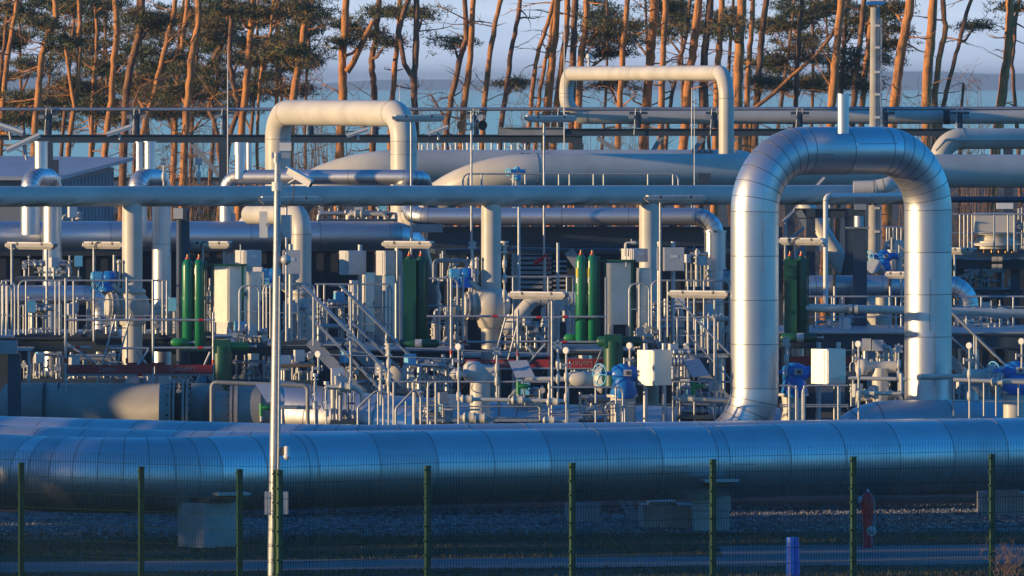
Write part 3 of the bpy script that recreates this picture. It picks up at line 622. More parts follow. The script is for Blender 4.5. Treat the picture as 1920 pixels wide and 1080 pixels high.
# leaning and dead stems
def stem(label, Y, pl, wpx, bk, name='dead_pine'):
    pts = [W(x, y, Y) for x, y in pl]; base = pts[0]; q = random.Random(int(pl[0][0]))
    b0 = Vector((base.x-(pts[1].x-base.x)*.5, Y, 0)); mb = MB(); r0 = wpx*Y/F/2
    mb.tube([b0]+pts, [r0*1.1]+[r0*(1-.4*i/len(pts)) for i in range(len(pts))], 10)
    root = T(name, label, 'tree', b0)
    mb.build('trunk', bk, root); tw = MB()
    for k in range(4): limb(tw, pts[q.randint(1, len(pts)-1)], Vector((q.choice((-1, 1)), 0, q.uniform(-.2, .6))), .6, .015, q, 1)
    tw.build('twigs', 'twig', root)
stem('long bare orange stem slanting up right across the dark pine above the great loop', 257, ((1408, 208), (1450, 176), (1484, 143), (1530, 104), (1560, 66), (1585, 22), (1608, -30)), 8, 'bark')
stem('short broken stub pointing up between the thin dark pine and the bare bush at right', 255, ((1800, 240), (1803, 200), (1807, 156)), 7, 'bark2')
stem('thin bare crooked stem left of the leaning trunk cluster', 256, ((848, 330), (830, 215), (808, 178)), 5, 'bark2')
stem('curved bare branch arching over from the foot of the thick greyish pine', 252, ((262, 260), (250, 195), (262, 165), (290, 150)), 4, 'bark2')

# bare bushes behind the pipe rack
def bush(label, px, py, Y, wpx, hpx, n=26, s=1.):
    g = G(px, Y); q = random.Random(int(px)); mb = MB(); root = None
    topz = Z_(py, Y); wd = wpx*Y/F/2
    for i in range(n):
        a = q.uniform(-1, 1); p = g+Vector((a*wd*.6, q.uniform(-.5, .5), 0)); hz_ = topz*q.uniform(.72, 1.0)
        pts = [p]; k = 6
        for j in range(1, k+1): pts.append(p+Vector((a*wd*.5*(j/k)**2+q.gauss(0, .08), q.gauss(0, .08), hz_*j/k)))
        mb.tube(pts, [v_*(.3 if s < 1 else 1) for v_ in (.035, .03, .024, .018, .014, .009, .005)], 4, 0, False)
        for j in range(3, k+1):
            for m_ in range(2): limb(mb, pts[j], Vector((q.gauss(0, .6), q.gauss(0, .4), .7)), q.uniform(.5, 1.1)*s, .009*(.5 if s < 1 else 1), q, 1)
    tag(mb.build('bare_bush', 'twig', org=g), label, 'bush', 'bare winter bushes behind the plant')
bush('bare winter bush in front of the sea left of the left cream loop', 610, 150, 246, 110, 60)
bush('bare winter bush seen under the beam inside the left cream loop', 560, 262, 240, 70, 60, 18)
bush('bare winter bush between the two cream loops beside the loudspeakers', 815, 185, 246, 90, 60)
bush('fine twiggy bush under the upper loop', 1140, 215, 240, 120, 60)
bush('reddish bare bush left of the upper loop behind the lamp', 990, 195, 246, 60, 60, 20)
bush('open bare bush right of the broken stub at upper right', 1830, 150, 240, 80, 60, 16)
bush('low bare bush behind the rack at the right of the tower pole', 1715, 195, 244, 70, 60, 18)
bush('dense bare bush below the cream headers at the right', 1840, 330, 236, 220, 60, 40)
bush('dense bare bush seen through the gap inside the great loop', 1470, 385, 236, 130, 60, 30)
bush('bare bush behind the grey roofed shed', 330, 215, 246, 150, 60, 40)
bush('bare bush left of the green clump near the massive bright pine', 1440, 205, 246, 70, 60, 14)

bush('reddish bare twigs of a low shrub at the bottom right corner before the fence', 1888, 1022, 134, 80, 60, 12, .18)
#PLANT
# ================================================================ CREAM PIPE LOOPS AND RACK
pts = [W(2010, 219, 216), W(1062, 219, 214.5), W(1062, 138, 214.5), Vector((X_(1362, 201), 201, Z_(138, 214.5))), W(1362, 305, 201)]
paint_pipe('cream_loop', 'bright cream pipe loop at upper centre, its left end turning back into the rack pipe', pts, .182, [.5, .5, .6],
           m='beige', straps=[(W(x, 219, 215.3), X1) for x in (1185, 1215, 1335, 1480, 1510, 1775)], cat='pipe loop', sw=.16)
pts = [Vector((X_(521, 197), 197, 4.2)), Vector((X_(521, 197), 197, Z_(211, 197))), Vector((X_(757, 190), 190, Z_(211, 197))), Vector((X_(757, 190), 190, 5.2))]
r = paint_pipe('cream_loop', 'thick cream inverted U pipe at upper left behind the mast top, half in sun', pts, .298, .62, cat='pipe loop')
MB().tube([W(757, 289, 190), W(757, 289.7, 190)], .302, 26).build('weld_seam', 'seam', r)
r = T('gauge', 'small round sensor on a stub at the left end of the upper cream loop', 'gauge', W(1104, 125, 213))
MB().cyl(W(1104, 126, 213), W(1104, 112, 213), .03, 8).build('stub', 'beige', r); MB().sphere(W(1104, 106, 213), .075).build('head', 'white', r)

def rack():
    Y = 214
    r = T('pipe_rack', 'long dark steel rack crossing behind the plant, carrying the thin rail pipe', 'pipe rack', G(960, Y))
    MB().ibeam(W(40, 260, Y), W(1092, 260, Y), .25, .21).build('beam', 'steel', r)
    MB().ibeam(W(1055, 248, Y), W(1960, 248, Y), .25, .19).build('beam', 'steel', r)
    MB().ibeam(W(935, 246, Y-1), W(1058, 246, Y-1), .25, .20).build('beam', 'steel2', r)
    MB().ibeam(W(-60, 258, Y+1), W(48, 258, Y+1), .2, .12).build('beam', 'steel', r)
    for px in (420, 1085, 1480, 1890, 90):
        MB().box((X_(px, Y), Y, Z_(268, Y)/2), (.24, .24, Z_(268, Y))).build('column', 'steel', r)
    for a, b in (((358, 268), (412, 330)), ((1270, 330), (1318, 258)), ((1120, 258), (1180, 300)), ((1240, 256), (1215, 300)), ((1380, 258), (1330, 310))):
        MB().beam(W(*a, Y), W(*b, Y), .1, .12).build('brace', 'steel2', r)
    for px in (92, 257, 422, 583, 705, 893, 1052, 1197, 1340, 1500, 1660, 1800):
        zb = Z_(253 if px < 1060 else 240, Y); q = MB()
        q.box((X_(px, Y)-.0, Y, (zb+Z_(212, Y))/2), (.13, .12, Z_(212, Y)-zb)); q.box((X_(px, Y), Y, Z_(212, Y)), (.46, .2, .07))
        q.build('bracket_post', 'steel', r); q = MB()
        q.box((X_(px-14, Y), Y-.15, Z_(219, Y)), (.14, .07, .09)).build('lit_angle', 'steel2', r)
        MB().box((X_(px+12, Y), Y-.15, Z_(219, Y)), (.14, .07, .07)).build('lit_angle', 'steel2', r)
        MB().tube([p[0] for p in fillet([W(px-8, 253, Y-.1), W(px-5, 202, Y-.1), W(px+4, 202, Y-.1), W(px+5, 212, Y-.1)], .05, 4)], .014, 5).build('u_bolt', 'galv', r)
    MB().tube([W(-60, 205, Y), W(700, 205, Y), W(2000, 203, Y)], .048, 10).build('rail_pipe', 'dull', r)
rack()
# row of small bright studs behind the left beam
mb = MB()
for i, (px, h, w_) in enumerate([(786, 27, 3), (792, 22, 5), (802, 27, 3), (812, 26, 4), (822, 24, 3), (835, 27, 5), (845, 22, 3), (855, 27, 4), (868, 26, 3), (877, 27, 5), (888, 22, 3), (898, 27, 4), (910, 26, 3), (922, 27, 4), (934, 24, 4), (947, 27, 3), (960, 22, 5), (972, 27, 3), (985, 25, 4)]):
    mb.cyl(W(px, 288, 209), W(px, 288-h*.75, 209), w_*.0065, 6)
mb.beam(W(780, 288, 209), W(992, 288, 209), .1, .06); tag(mb.build('pipe_stub_row', 'white', org=G(880, 209)), 'row of small pale pipe stubs under the rack beam right of the left cream loop', 'pipe stubs')

# ================================================================ BIG CREAM HEADERS
hdr = lambda Y, l, py, lx, r_: [W(lx, 560, Y), W(lx, py, Y), W(2010, py-1, Y+2.5)]
paint_pipe('header_pipe', 'farther of the two big cream headers, curving up behind the left cream loop',
           [W(455, 800, 206), W(455, 440, 206), W(640, 314, 204), W(1420, 313, 206), W(1420, 700, 207)], .42, [1.2, 2.6, .6], straps=[(W(726, 315, 204.4), X1), (W(735, 315, 204.4), X1)]+[(W(x, 313.6, 205.6), X1) for x in (1300, 1311, 1322, 1333)], n=40, sw=.07)
r = paint_pipe('header_pipe', 'nearer big cream header with dark rubber straps, running right behind the great silver loop',
           [W(745, 800, 196), W(745, 430, 196), W(896, 319, 194), W(1990, 321, 197)], .385, [1.0, 2.2], straps=[(W(x, 319.3, 194.5), X1) for x in (980, 991, 1004, 1016, 1028)], n=40, sw=.09)
MB().box(W(1320, 334, 194.2), (.3, .3, .22)).build('junction_box', 'steel', r)
r = paint_pipe('cream_pipe', 'cream pipe with a dark strap at upper right, bending down behind the great loop',
           [W(1762, 420, 203), W(1762, 260, 203), W(2010, 260, 204)], .25, .55, straps=[(W(1803, 260, 203.2), X1)], sw=.08)
MB().tube([p[0] for p in fillet([W(1754, 282, 202.6), W(1774, 262, 202.6), W(2000, 262, 203.2)], .1, 5)], .035, 8).build('side_tube', 'beige', r)
paint_pipe('dark_pipe', 'thin dark blue pipe at the right edge below the big header', [W(1740, 374, 192), W(2000, 374, 193)], .07, 0, m='steel')

# ================================================================ LONG CREAM CROSS PIPE with risers
def cross_pipe():
    Y0, Y1, r0 = 175.5, 184.5, .215
    pts = [W(-60, 368.5, Y0), W(1700, 365, Y1), Vector((X_(1748, Y1), Y1, Z_(365, Y1))), Vector((X_(1748, Y1), Y1, 0))]
    root = T('cream_cross_pipe', 'long cream pipe crossing the whole photo below the header, with stained underside', 'pipe', (pts[0].x, pts[0].y, 0))
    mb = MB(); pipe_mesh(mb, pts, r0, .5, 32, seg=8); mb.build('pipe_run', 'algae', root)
    for px, yb in ((248, 690), (921, 660), (1217, 690)):
        Y = Y0+(Y1-Y0)*(px+60)/1760; x = X_(px, Y)
        q = MB().cyl((x, Y, 0), (x, Y, Z_(368, Y)), r0*.99, 32).cyl((x, Y, Z_(409, Y)), (x, Y, Z_(407.6, Y)), r0+.004, 32)
        if px == 1217: q.cyl((x, Y, Z_(451.3, Y)), (x, Y, Z_(450, Y)), r0+.004, 32)
        q.build('riser', 'beige', root)
    for px in (1545, 1612, 1631, 1640):
        Y = Y0+(Y1-Y0)*(px+60)/1760; MB().tube([W(px-2, 365.3, Y), W(px+2, 365.3, Y)], r0+.012, 28).build('strap', 'strap', root)
    return root
cross_pipe()
paint_pipe('cream_riser', 'cream vertical pipe with an elbow at its top, just right of the mast', [W(565, 800, 181.5), W(565, 402, 181.5), W(470, 402, 185)], .215, .42, n=30)
paint_pipe('thin_white_pipe', 'thin white pipe left of the dark column, bent right under the cross pipe', [W(1548, 575, 178), W(1548, 367, 178), W(1690, 366, 179)], .052, .1, m='white', n=14)
paint_pipe('cream_cone_bend', 'short cream bend swelling up from the cross pipe beside the great loop', [W(1700, 322, 184), W(1672, 345, 183), W(1640, 352, 183), W(1600, 353, 183)], .16, .3)

# ================================================================ SILVER PIPES
clad_pipe('silver_pipe', 'silver pipe from the short stacks rightward, in front of the big cream headers', [W(425, 470, 188.5), W(425, 332, 188.5), W(792, 332, 187), W(812, 400, 192)], .165, [.32, .3], 1.5, 5, 31)
clad_pipe('silver_pipe', 'silver pipe lying on the dark blue bridge beam, bending down at its right end', [W(752, 340, 188), W(775, 406, 184.6), W(1341, 406, 184.1), W(1341, 700, 184.1)], .19, [.4, .42], 1.5, 6, 32)
r = T('silver_sleeve', 'wider silver sleeve round the down pipe at the right end of the bridge beam', 'pipe sleeve', W(1341, 510, 184.1))
MB().cyl(W(1341, 505, 184.1), W(1341, 434, 184.1), .235, 30).cyl(W(1341, 436, 184.1), W(1341, 432, 184.1), .25, 30).cyl(W(1341, 505, 184.1), W(1341, 502, 184.1), .25, 30).build('sleeve', 'clad_b', r)
MB().box(W(1341, 434, 183.85), (.1, .06, .04)).build('latch', 'darkmetal', r)
clad_pipe('silver_pipe', 'large silver pipe at left behind the risers, ending near the bridge beam', [W(-60, 443, 187), W(768, 443, 189), W(800, 560, 191)], .335, [.7], 1.6, 6, 33, n=36)
clad_pipe('silver_pipe', 'lower dim silver pipe behind the railings at the left edge', [W(-60, 553, 185), W(190, 553, 185.5), W(190, 760, 185.5)], .21, [.4], 1.4, 5, 34)
clad_pipe('silver_pipe', 'silver pipe passing behind the great loop at mid height and bending down on its right', [W(1488, 800, 182), W(1488, 536, 182), W(1815, 536, 182.6), W(1815, 800, 182.6)], .225, [.45, .45], 1.5, 6, 35, n=30)
for px, Yd in ((1564, 182), (1668, 182.3)):
    q = W(px, 536, Yd); r = T('pipe_strap_post', 'slim post strapped to the mid height silver pipe, %s' % ('left of the dark column' if px < 1600 else 'left of the right leg'), 'pipe support', (q.x, q.y, 0))
    MB().tube([q-Vector((.03, 0, 0)), q+Vector((.03, 0, 0))], .245, 24).build('strap', 'strap', r); MB().cyl((q.x, q.y-.3, 0), (q.x, q.y-.3, q.z), .03, 8).build('post', 'galv', r)
paint_pipe('cream_pipe', 'small cream pipe at knee height of the right platform, with two joint beads', [W(1500, 577, 176.5), W(1990, 589, 177.5)], .088, 0, straps=[(W(1594, 579.5, 176.6), X1), (W(1605, 579.8, 176.6), X1), (W(1825, 585, 177.2), X1)], strapm='beige', sw=.07)
paint_pipe('cream_pipe', 'cream pipe ending behind the left leg of the great loop', [W(1120, 560, 180), W(1000, 560, 180), W(950, 620, 180)], .15, .3)
clad_pipe('silver_pipe', 'silver elbow beside the left leg of the great loop below the sleeve', [W(1341, 800, 184.5), W(1341, 522, 184.5), W(1450, 530, 184.2)], .2, [.3], 1.4, 5, 36)

def stack(label, lx, rx, ytop, r_, Y, stubs, lbot=440, rbot=560, seed=1):
    pts = [W(lx, lbot, Y-.5), W(lx, ytop, Y-.5), W(rx, ytop, Y+.3), W(rx, rbot, Y+.3), Vector((X_(rx, Y), Y+.3, 0))]
    root = T('stack_loop', label, 'pipe loop', (pts[-1].x, pts[-1].y, 0)); mb = MB()
    pipe_mesh(mb, pts, r_, [.25, .25, 0], 26, 1.3, 5, 2, seed=seed); mb.build('cladding', ['clad', 'seam', 'clad_c'], root)
    for px, yt, rs in stubs:
        z0, z1 = Z_(ytop, Y), Z_(yt, Y); x = X_(px, Y)
        MB().cyl((x, Y, z0), (x, Y, z1), rs, 18).cyl((x, Y, z0+(z1-z0)*.7), (x, Y, z0+(z1-z0)*.72), rs+.012, 18).cyl((x, Y, z1-.02), (x, Y, z1), rs+.02, 18).build('vent_stub', 'clad_c', root)
stack('silver dome shaped pipe loop with one vent stub at far left above the cross pipe', 57, 98, 333, .21, 186, ((77, 265, .145),), seed=41)
stack('silver dome shaped pipe loop with two vent stubs left of the short double stack', 258, 303, 334, .21, 186, ((262, 266, .085), (281, 265, .13)), seed=42)
r = T('double_stack', 'pair of bright short vent stacks on the left end of the silver pipe', 'vent stack', W(448, 340, 188))
MB().cyl(W(450, 335, 188.3), W(450, 268, 188.3), .115, 18).cyl(W(450, 290, 188.3), W(450, 267, 188.3), .135, 18).build('stack', 'clad_c', r)
MB().cyl(W(467, 335, 188.6), W(467, 268, 188.6), .06, 14).build('stack', 'clad_c', r)
MB().cyl(W(430, 800, 188.5), W(430, 400, 188.5), .14, 18).build('pipe_leg', 'dull', r)
for px, lab in ((27, 'at the far left edge'), (225, 'behind the first riser'), (395, 'behind the double stack'), (1500, 'inside the great loop')):
    pass

# ================================================================ BRIDGE BEAM AND DARK STRUCTURES
def bridge():
    Y = 184.6; r = T('bridge_frame', 'dark blue steel bridge frame carrying the silver pipe across the centre', 'steel frame', G(1130, Y))
    MB().ibeam(W(803, 443, Y), W(1466, 443, Y+.9), .3, .42).build('beam', 'steel', r)
    MB().ibeam(W(803, 443, Y+2.4), W(1466, 443, Y+2.9), .3, .42).build('beam', 'steel', r)
    MB().box(W(1130, 470, Y+1.4), (7.5, 2.2, .1), .07).build('deck_plate', 'steel', r)
    for px in (880, 985, 1048, 1130, 1262):
        MB().box(W(px, 421, Y-.05), (.17, .3, .09)).build('pipe_shoe', 'steel', r)
    for px in (845, 1075, 1300, 1456):
        MB().box((X_(px, Y+2.4), Y+2.4, Z_(465, Y)/2), (.28, .28, Z_(465, Y))).build('column', 'steel', r)
    for a, b, m_ in (((825, 466), (875, 600), 'steel'), ((1278, 466), (1310, 570), 'steel'), ((1100, 520), (1066, 470), 'steel2')):
        MB().beam(W(*a, Y), W(*b, Y), .2, .22).build('brace', m_, r)
    MB().beam(W(770, 428, Y-.1), W(830, 428, Y-.1), .2, .18).build('end_plate', 'steel2', r)
bridge()
def shed(label, name, x0, x1, yt, Y, wm, d_=9, ribs=.35, zt=None):
    zt = zt or Z_(yt, Y); r = T(name, label, 'building', G((x0+x1)/2, Y)); a, b = X_(x0, Y), X_(x1, Y)
    q = MB().box(((a+b)/2, Y+d_/2, zt/2), (b-a, d_, zt)); n_ = int((b-a)/ribs)
    for i in range(n_): q.box((a+ribs*(i+.5), Y-.02, zt/2), (ribs*.45, .05, zt-.01))
    q.build('wall', wm, r); MB().box(((a+b)/2, Y+d_/2, zt+.06), (b-a+.4, d_+.4, .11)).build('roof', wm, r); return r
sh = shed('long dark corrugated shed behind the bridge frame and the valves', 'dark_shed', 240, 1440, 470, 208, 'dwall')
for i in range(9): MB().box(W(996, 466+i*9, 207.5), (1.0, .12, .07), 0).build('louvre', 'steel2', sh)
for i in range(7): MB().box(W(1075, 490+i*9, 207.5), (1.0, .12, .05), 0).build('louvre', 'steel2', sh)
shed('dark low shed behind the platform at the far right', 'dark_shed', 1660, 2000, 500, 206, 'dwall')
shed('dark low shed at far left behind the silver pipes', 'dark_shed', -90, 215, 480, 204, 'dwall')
def roof_shed():
    r = T('grey_roof_shed', 'shed with broad pale blue-grey sloping roof at left under the pines', 'building', W(60, 400, 238) - Vector((0, 0, W(60, 400, 238).z)))
    A, B, C, D = W(-120, 291, 242), W(250, 295, 242), W(114, 331, 231), W(-260, 331, 231)
    q = MB(); q.poly([A, D, C, B], .10, (B-A).cross(C-B), 0); q.build('roof', 'roof', r)
    B2, C2 = B+Vector((-.55, -.2, -.28)), C+Vector((-.1, .45, -.1)); z0 = 0
    w2 = MB(); w2.poly([Vector((C2.x, C2.y, 0)), Vector((B2.x, B2.y, 0)), B2, C2], .1, Vector((-1, .2, 0))); n_ = 16
    for i in range(n_):
        p = C2.lerp(B2, (i+.5)/n_); w2.box((p.x, p.y-.04, (p.z-.1)/2), (.045, .06, p.z-.1), .5)
    w2.build('gable_wall', 'wall', r)
    MB().poly([Vector((D.x+.3, D.y+.4, 0)), Vector((C2.x, C2.y, 0)), C2, Vector((D.x+.3, D.y+.4, C2.z))], .1, (0, 1, 0)).build('front_wall', 'wall', r)
    MB().poly([Vector((A.x+.3, A.y-.3, 0)), Vector((B2.x, B2.y, 0)), B2, Vector((A.x+.3, A.y-.3, B2.z))], .1, (0, 1, 0)).build('back_wall', 'wall', r)
    MB().box(W(100, 317, 231.5), (.28, .35, .5)).build('roof_vent', 'steel', r)
roof_shed()
def lamp_panel(label, a, b, Y, wd, post):
    r = T('floodlight_panel', label, 'lamp panel', W(*post, Y)); A, B = W(*a, Y), W(*b, Y)
    MB().beam(A, B, wd*2.2, wd).build('panel', 'dull', r); MB().beam(A+Vector((0, -wd*1.11, wd*.2)), B+Vector((0, -wd*1.11, wd*.2)), .012, wd*.4).build('lit_edge', 'white', r)
    MB().cyl(W(*post, Y), ((A+B)/2), .03, 8).build('post', 'galv', r)
lamp_panel('pale tilted light fitting sloping down right at the upper left edge', (-10, 232), (44, 250), 211, .16, (20, 262))
lamp_panel('grey tilted light fitting sloping up right below the rack at the left edge', (12, 282), (74, 253), 209, .14, (50, 300))
lamp_panel('pale tilted light fitting sloping up right between the first two rack brackets', (200, 252), (246, 237), 211, .13, (225, 262))
lamp_panel('pale tilted fitting sloping up right inside the left cream loop', (650, 255), (690, 242), 211, .10, (672, 262))
lamp_panel('pale tilted fitting sloping up right left of the loudspeaker post', (802, 252), (840, 237), 209, .10, (822, 262))
# ================================================================ STEEL TOWER, COLUMNS, PLATFORMS
def tower():
    Y = 199; r = T('ladder_mast', 'tall grey round mast with a ladder on its right and a blue lamp on top', 'mast', G(1640, Y))
    x = X_(1639, Y); MB().tube([(x-.02, Y, 0), (x, Y, 4), (X_(1641, Y), Y, Z_(14, Y))], [.15, .14, .11], 20).build('pole', 'steel2' if 0 else 'concrete', r)
    MB().box((X_(1641, Y), Y, Z_(6, Y)), (.42, .3, .07)).build('lamp_base', 'blue', r)
    MB().box((X_(1641, Y), Y, Z_(-6, Y)), (.36, .26, .2)).build('lamp_head', 'white', r)
    lx = X_(1652, Y); MB().box((lx, Y-.1, (Z_(34, Y))/2), (.035, .05, Z_(34, Y))).build('ladder_rail', 'galv', r)
    for k, py in enumerate((48, 89, 135, 177, 220, 390, 434, 476)):
        MB().box((X_(1645, Y), Y-.14, Z_(py, Y)), (.11, .08, .05)).build('bracket', 'white', r)
    q = MB()
    for k in range(36):
        z = Z_(100, Y)-k*.27
        if z > .3: q.cyl((lx, Y-.1, z), (lx+.13, Y-.1, z), .011, 5)
    q.build('rungs', 'steel', r)
    MB().ring((X_(1656, Y), Y-.12, Z_(110, Y)), (0, 1, 0), .1, .009).build('cable_coil', 'black', r)
tower()
def dark_column():
    Y = 181.5; r = T('dark_column', 'dark blue steel column with a round spring can under the cross pipe', 'steel column', G(1612, Y))
    MB().ibeam(W(1612, 800, Y), W(1612, 430, Y), .3, .3).box(W(1612, 610, Y)+Vector((0, -.02, 0)), (.22, .06, 5.6)).build('column', 'steel', r)
    MB().box(W(1608, 427, Y), (.5, .4, .03)).build('top_plate', 'steel2', r)
    MB().cyl(W(1611, 425, Y), W(1611, 405, Y), .115, 18).build('spring_can', 'dull', r)
    MB().cyl(W(1611, 405, Y), W(1611, 394, Y), .03, 8).build('rod', 'galv', r); MB().box(W(1613, 388, Y), (.24, .3, .12)).build('saddle', 'steel2', r)
dark_column()
paint_pipe('cream_strut', 'thick cream pipe strut leaning from under the cross pipe down to the dark column', [W(1508, 384, 188), W(1618, 560, 187), W(1660, 620, 187)], .2, .3, cat='strut')
def trestle():
    Y = 187; r = T('steel_trestle', 'dark steel trestle seen inside the great loop under the cross pipe', 'steel frame', G(1510, Y))
    for px in (1520, 1592): MB().box((X_(px, Y), Y, Z_(392, Y)/2), (.2, .2, Z_(392, Y))).build('leg', 'steel', r)
    MB().ibeam(W(1490, 400, Y), W(1620, 400, Y), .2, .22).build('beam', 'steel', r)
    MB().beam(W(1497, 395, Y), W(1540, 470, Y), .15, .15).build('brace', 'steel2', r)
    MB().beam(W(1530, 520, Y), W(1590, 640, Y), .1, .1).build('brace', 'steel', r); MB().beam(W(1590, 470, Y), W(1552, 640, Y), .08, .08).build('brace', 'steel', r)
trestle()
def platform(label, x0, x1, ytop, Y, d_, m='steel', cols=(), th=.28, name='platform', skirt=None):
    z = Z_(ytop, Y); r = T(name, label, 'platform', G((x0+x1)/2, Y)); a, b = X_(x0, Y), X_(x1, Y)
    MB().box(((a+b)/2, Y+d_/2, z-.02), (b-a, d_, .035)).build('deck', 'galv', r)
    MB().ibeam((a, Y, z-.05-th/2), (b, Y, z-.05-th/2), .18, th).build('edge_beam', m, r)
    MB().ibeam((a, Y+d_, z-.05-th/2), (b, Y+d_, z-.05-th/2), .18, th).build('edge_beam', m, r)
    for px in cols:
        for yy in (Y+.1, Y+d_-.1): MB().box((X_(px, Y), yy, (z-.05-th)/2), (.2, .2, z-.05-th)).build('column', m, r)
    return r, z
platform('dark grated platform on the left behind the scaffold, carrying the left cylinder rack', -60, 470, 630, 180, 5, cols=(-20, 150, 330, 455))
platform('dark platform with a deep plate edge between the mast and the left stairs', 410, 640, 645, 175.5, 4, cols=(430, 620), th=.5)
platform('platform carrying the shaded dark green cylinder rack', 660, 860, 655, 178, 5, cols=(680, 845), th=.3)
platform('platform carrying the bright green cylinder rack at centre right', 1040, 1330, 655, 177, 5, cols=(1060, 1190, 1320), th=.45)
platform('platform with long blue-grey edge beam to the right of the great loop', 1455, 1990, 622, 177, 5, 'steel', cols=(1475, 1700, 1900), th=.3)
platform('small platform behind the middle riser with a dim edge', 850, 1050, 668, 181, 3, cols=(870, 1030), th=.2)

def railing(label, Y, pyt, segs, posts, mid=(.5,), low=None, name='railing', m='galv', kick=False, parent=None, r0=.021, slope=0.):
    """top rail at row pyt; segs = (x0, x1, round_left, round_right); posts = x list"""
    zt = Z_(pyt, Y); zb = Z_(low, Y) if low else zt-1.1
    x0 = segs[0][0]; r = parent or T(name, label, 'railing', W(x0, 0, Y)-Vector((0, 0, W(x0, 0, Y).z-zb)))
    for (a, b, rl, rr3) in segs:
        xa, xb = X_(a, Y), X_(b, Y); rd = .14
        P = []
        if rl: P += [(xa, Y, zb)]
        P += [(xa, Y, zt), (xb, Y, zt)]
        if rr3: P += [(xb, Y, zb)]
        MB().tube([p[0] for p in fillet(P, rd, 5)], r0, 8).build('top_rail', m, r)
        for t in mid: MB().cyl((xa, Y, zb+(zt-zb)*t), (xb, Y, zb+(zt-zb)*t), r0*.75, 6).build('mid_rail', m, r)
        if kick: MB().box(((xa+xb)/2, Y, zb+.07), (xb-xa, .01, .12)).build('kick_plate', m, r)
    for px in posts: MB().cyl((X_(px, Y), Y, zb), (X_(px, Y), Y, zt), r0, 8).build('post', m, r)
    return r
railing('railing with thin posts on top of the bridge frame in front of the strapped header', 188, 326, [(868, 1272, 1, 1)], (878, 903, 963, 985, 1048, 1068, 1113, 1132, 1215, 1262), (), 352)
railing('railing with round loops at the far left behind the lit lamp tubes', 176, 526, [(0, 28, 1, 1), (35, 310, 1, 0)], (4, 12, 22, 49, 104, 112, 138, 305, 313), (.35, .65), 628)
railing('short railing loop at the very left edge below the thin brown post', 174.5, 534, [(-20, 22, 1, 1)], (6, 14), (.4,), 628)
railing('pale hoop railing with rounded corners beside the left stainless cabinet', 173.5, 536, [(449, 486, 1, 1)], (468,), (.42,), 620)
railing('pale hoop railing with rounded corners beside the tall centre cabinet', 173.5, 532, [(1180, 1217, 1, 1)], (1199,), (.4,), 612)
railing('railing from the mast to the top of the left stairs', 174.5, 533, [(494, 590, 1, 1)], (500, 507, 543, 560, 577), (.5,), 640)
railing('dark railing left of the shaded cylinder rack', 177, 533, [(590, 735, 0, 1)], (596, 608, 655, 663, 672, 715, 728), (.3, .6), 640)
railing('railing between the shaded cylinders and the middle riser', 178.5, 522, [(800, 858, 0, 1)], (822, 840), (.35, .6), 650)
railing('railing left of the bright green cylinders behind a lamp', 177.5, 519, [(950, 1078, 0, 0)], (962, 1028, 1063, 1075), (.3,), 640)
railing('railing right of the tall centre cabinet ending at the great loop', 175.5, 526, [(1222, 1368, 1, 1)], (1236, 1252, 1290, 1302, 1320), (.3, .62), 632)
railing('lower railing of the right stairs landing', 174, 595, [(1262, 1330, 0, 0)], (1270, 1290, 1305, 1328), (.3, .6), 680)
railing('low dark railing on the right hand platform', 179, 556, [(1512, 1700, 0, 0), (1790, 1990, 0, 0)], (1530, 1560, 1580, 1668, 1680, 1700, 1840, 1900), (.4, .7), 620)
railing('dark railing in front of the brown shadows at the right edge', 187, 553, [(1838, 1990, 0, 0)], (1842, 1855, 1900), (.5,), 640, m='steel')
railing('front railing with round ends left of the handwheel valve', 167.5, 716, [(733, 815, 0, 0), (802, 1030, 1, 0)], (738, 775, 803, 817, 1030), (.45,), 800)
railing('front railing with a rounded right end by the blue actuator', 166.6, 726, [(1030, 1168, 0, 1)], (1030, 1065, 1117, 1155), (.3,), 800)
railing('front railing behind the large stainless box', 169.5, 716, [(1180, 1372, 1, 0)], (1190, 1262, 1275, 1302, 1340), (.5,), 800)
railing('small front railing with round end right of the left leg of the great loop', 166.8, 723, [(1462, 1495, 0, 1), (1505, 1590, 1, 0)], (1480, 1493, 1508, 1572), (.45, .5), 795)
railing('front railing at the right of the great loop', 167.5, 712, [(1786, 1990, 0, 0)], (1788, 1818, 1845, 1868, 1910), (.4,), 780)
def slope_rail(label, pts, Y, posts=(), zb=None, name='stair_railing'):
    r = T(name, label, 'handrail', W(pts[0][0], pts[0][1], Y))
    MB().tube([p[0] for p in fillet([W(*p, Y) for p in pts], .12, 5)], .023, 8).build('rail', 'galv', r)
    for (x, a, b) in posts: MB().cyl(W(x, a, Y), W(x, b, Y), .021, 7).build('post', 'galv', r)
slope_rail('arched stair handrail at the left of the front railing', [(671, 800), (671, 764), (708, 730), (719, 745), (719, 800)], 166.5, [(693, 745, 800), (709, 735, 800)])
slope_rail('arched stair handrail inside the front railing, right of the cluster stem', [(742, 800), (742, 766), (780, 726), (789, 745), (789, 800)], 166.5, [(761, 752, 800), (777, 735, 800)])

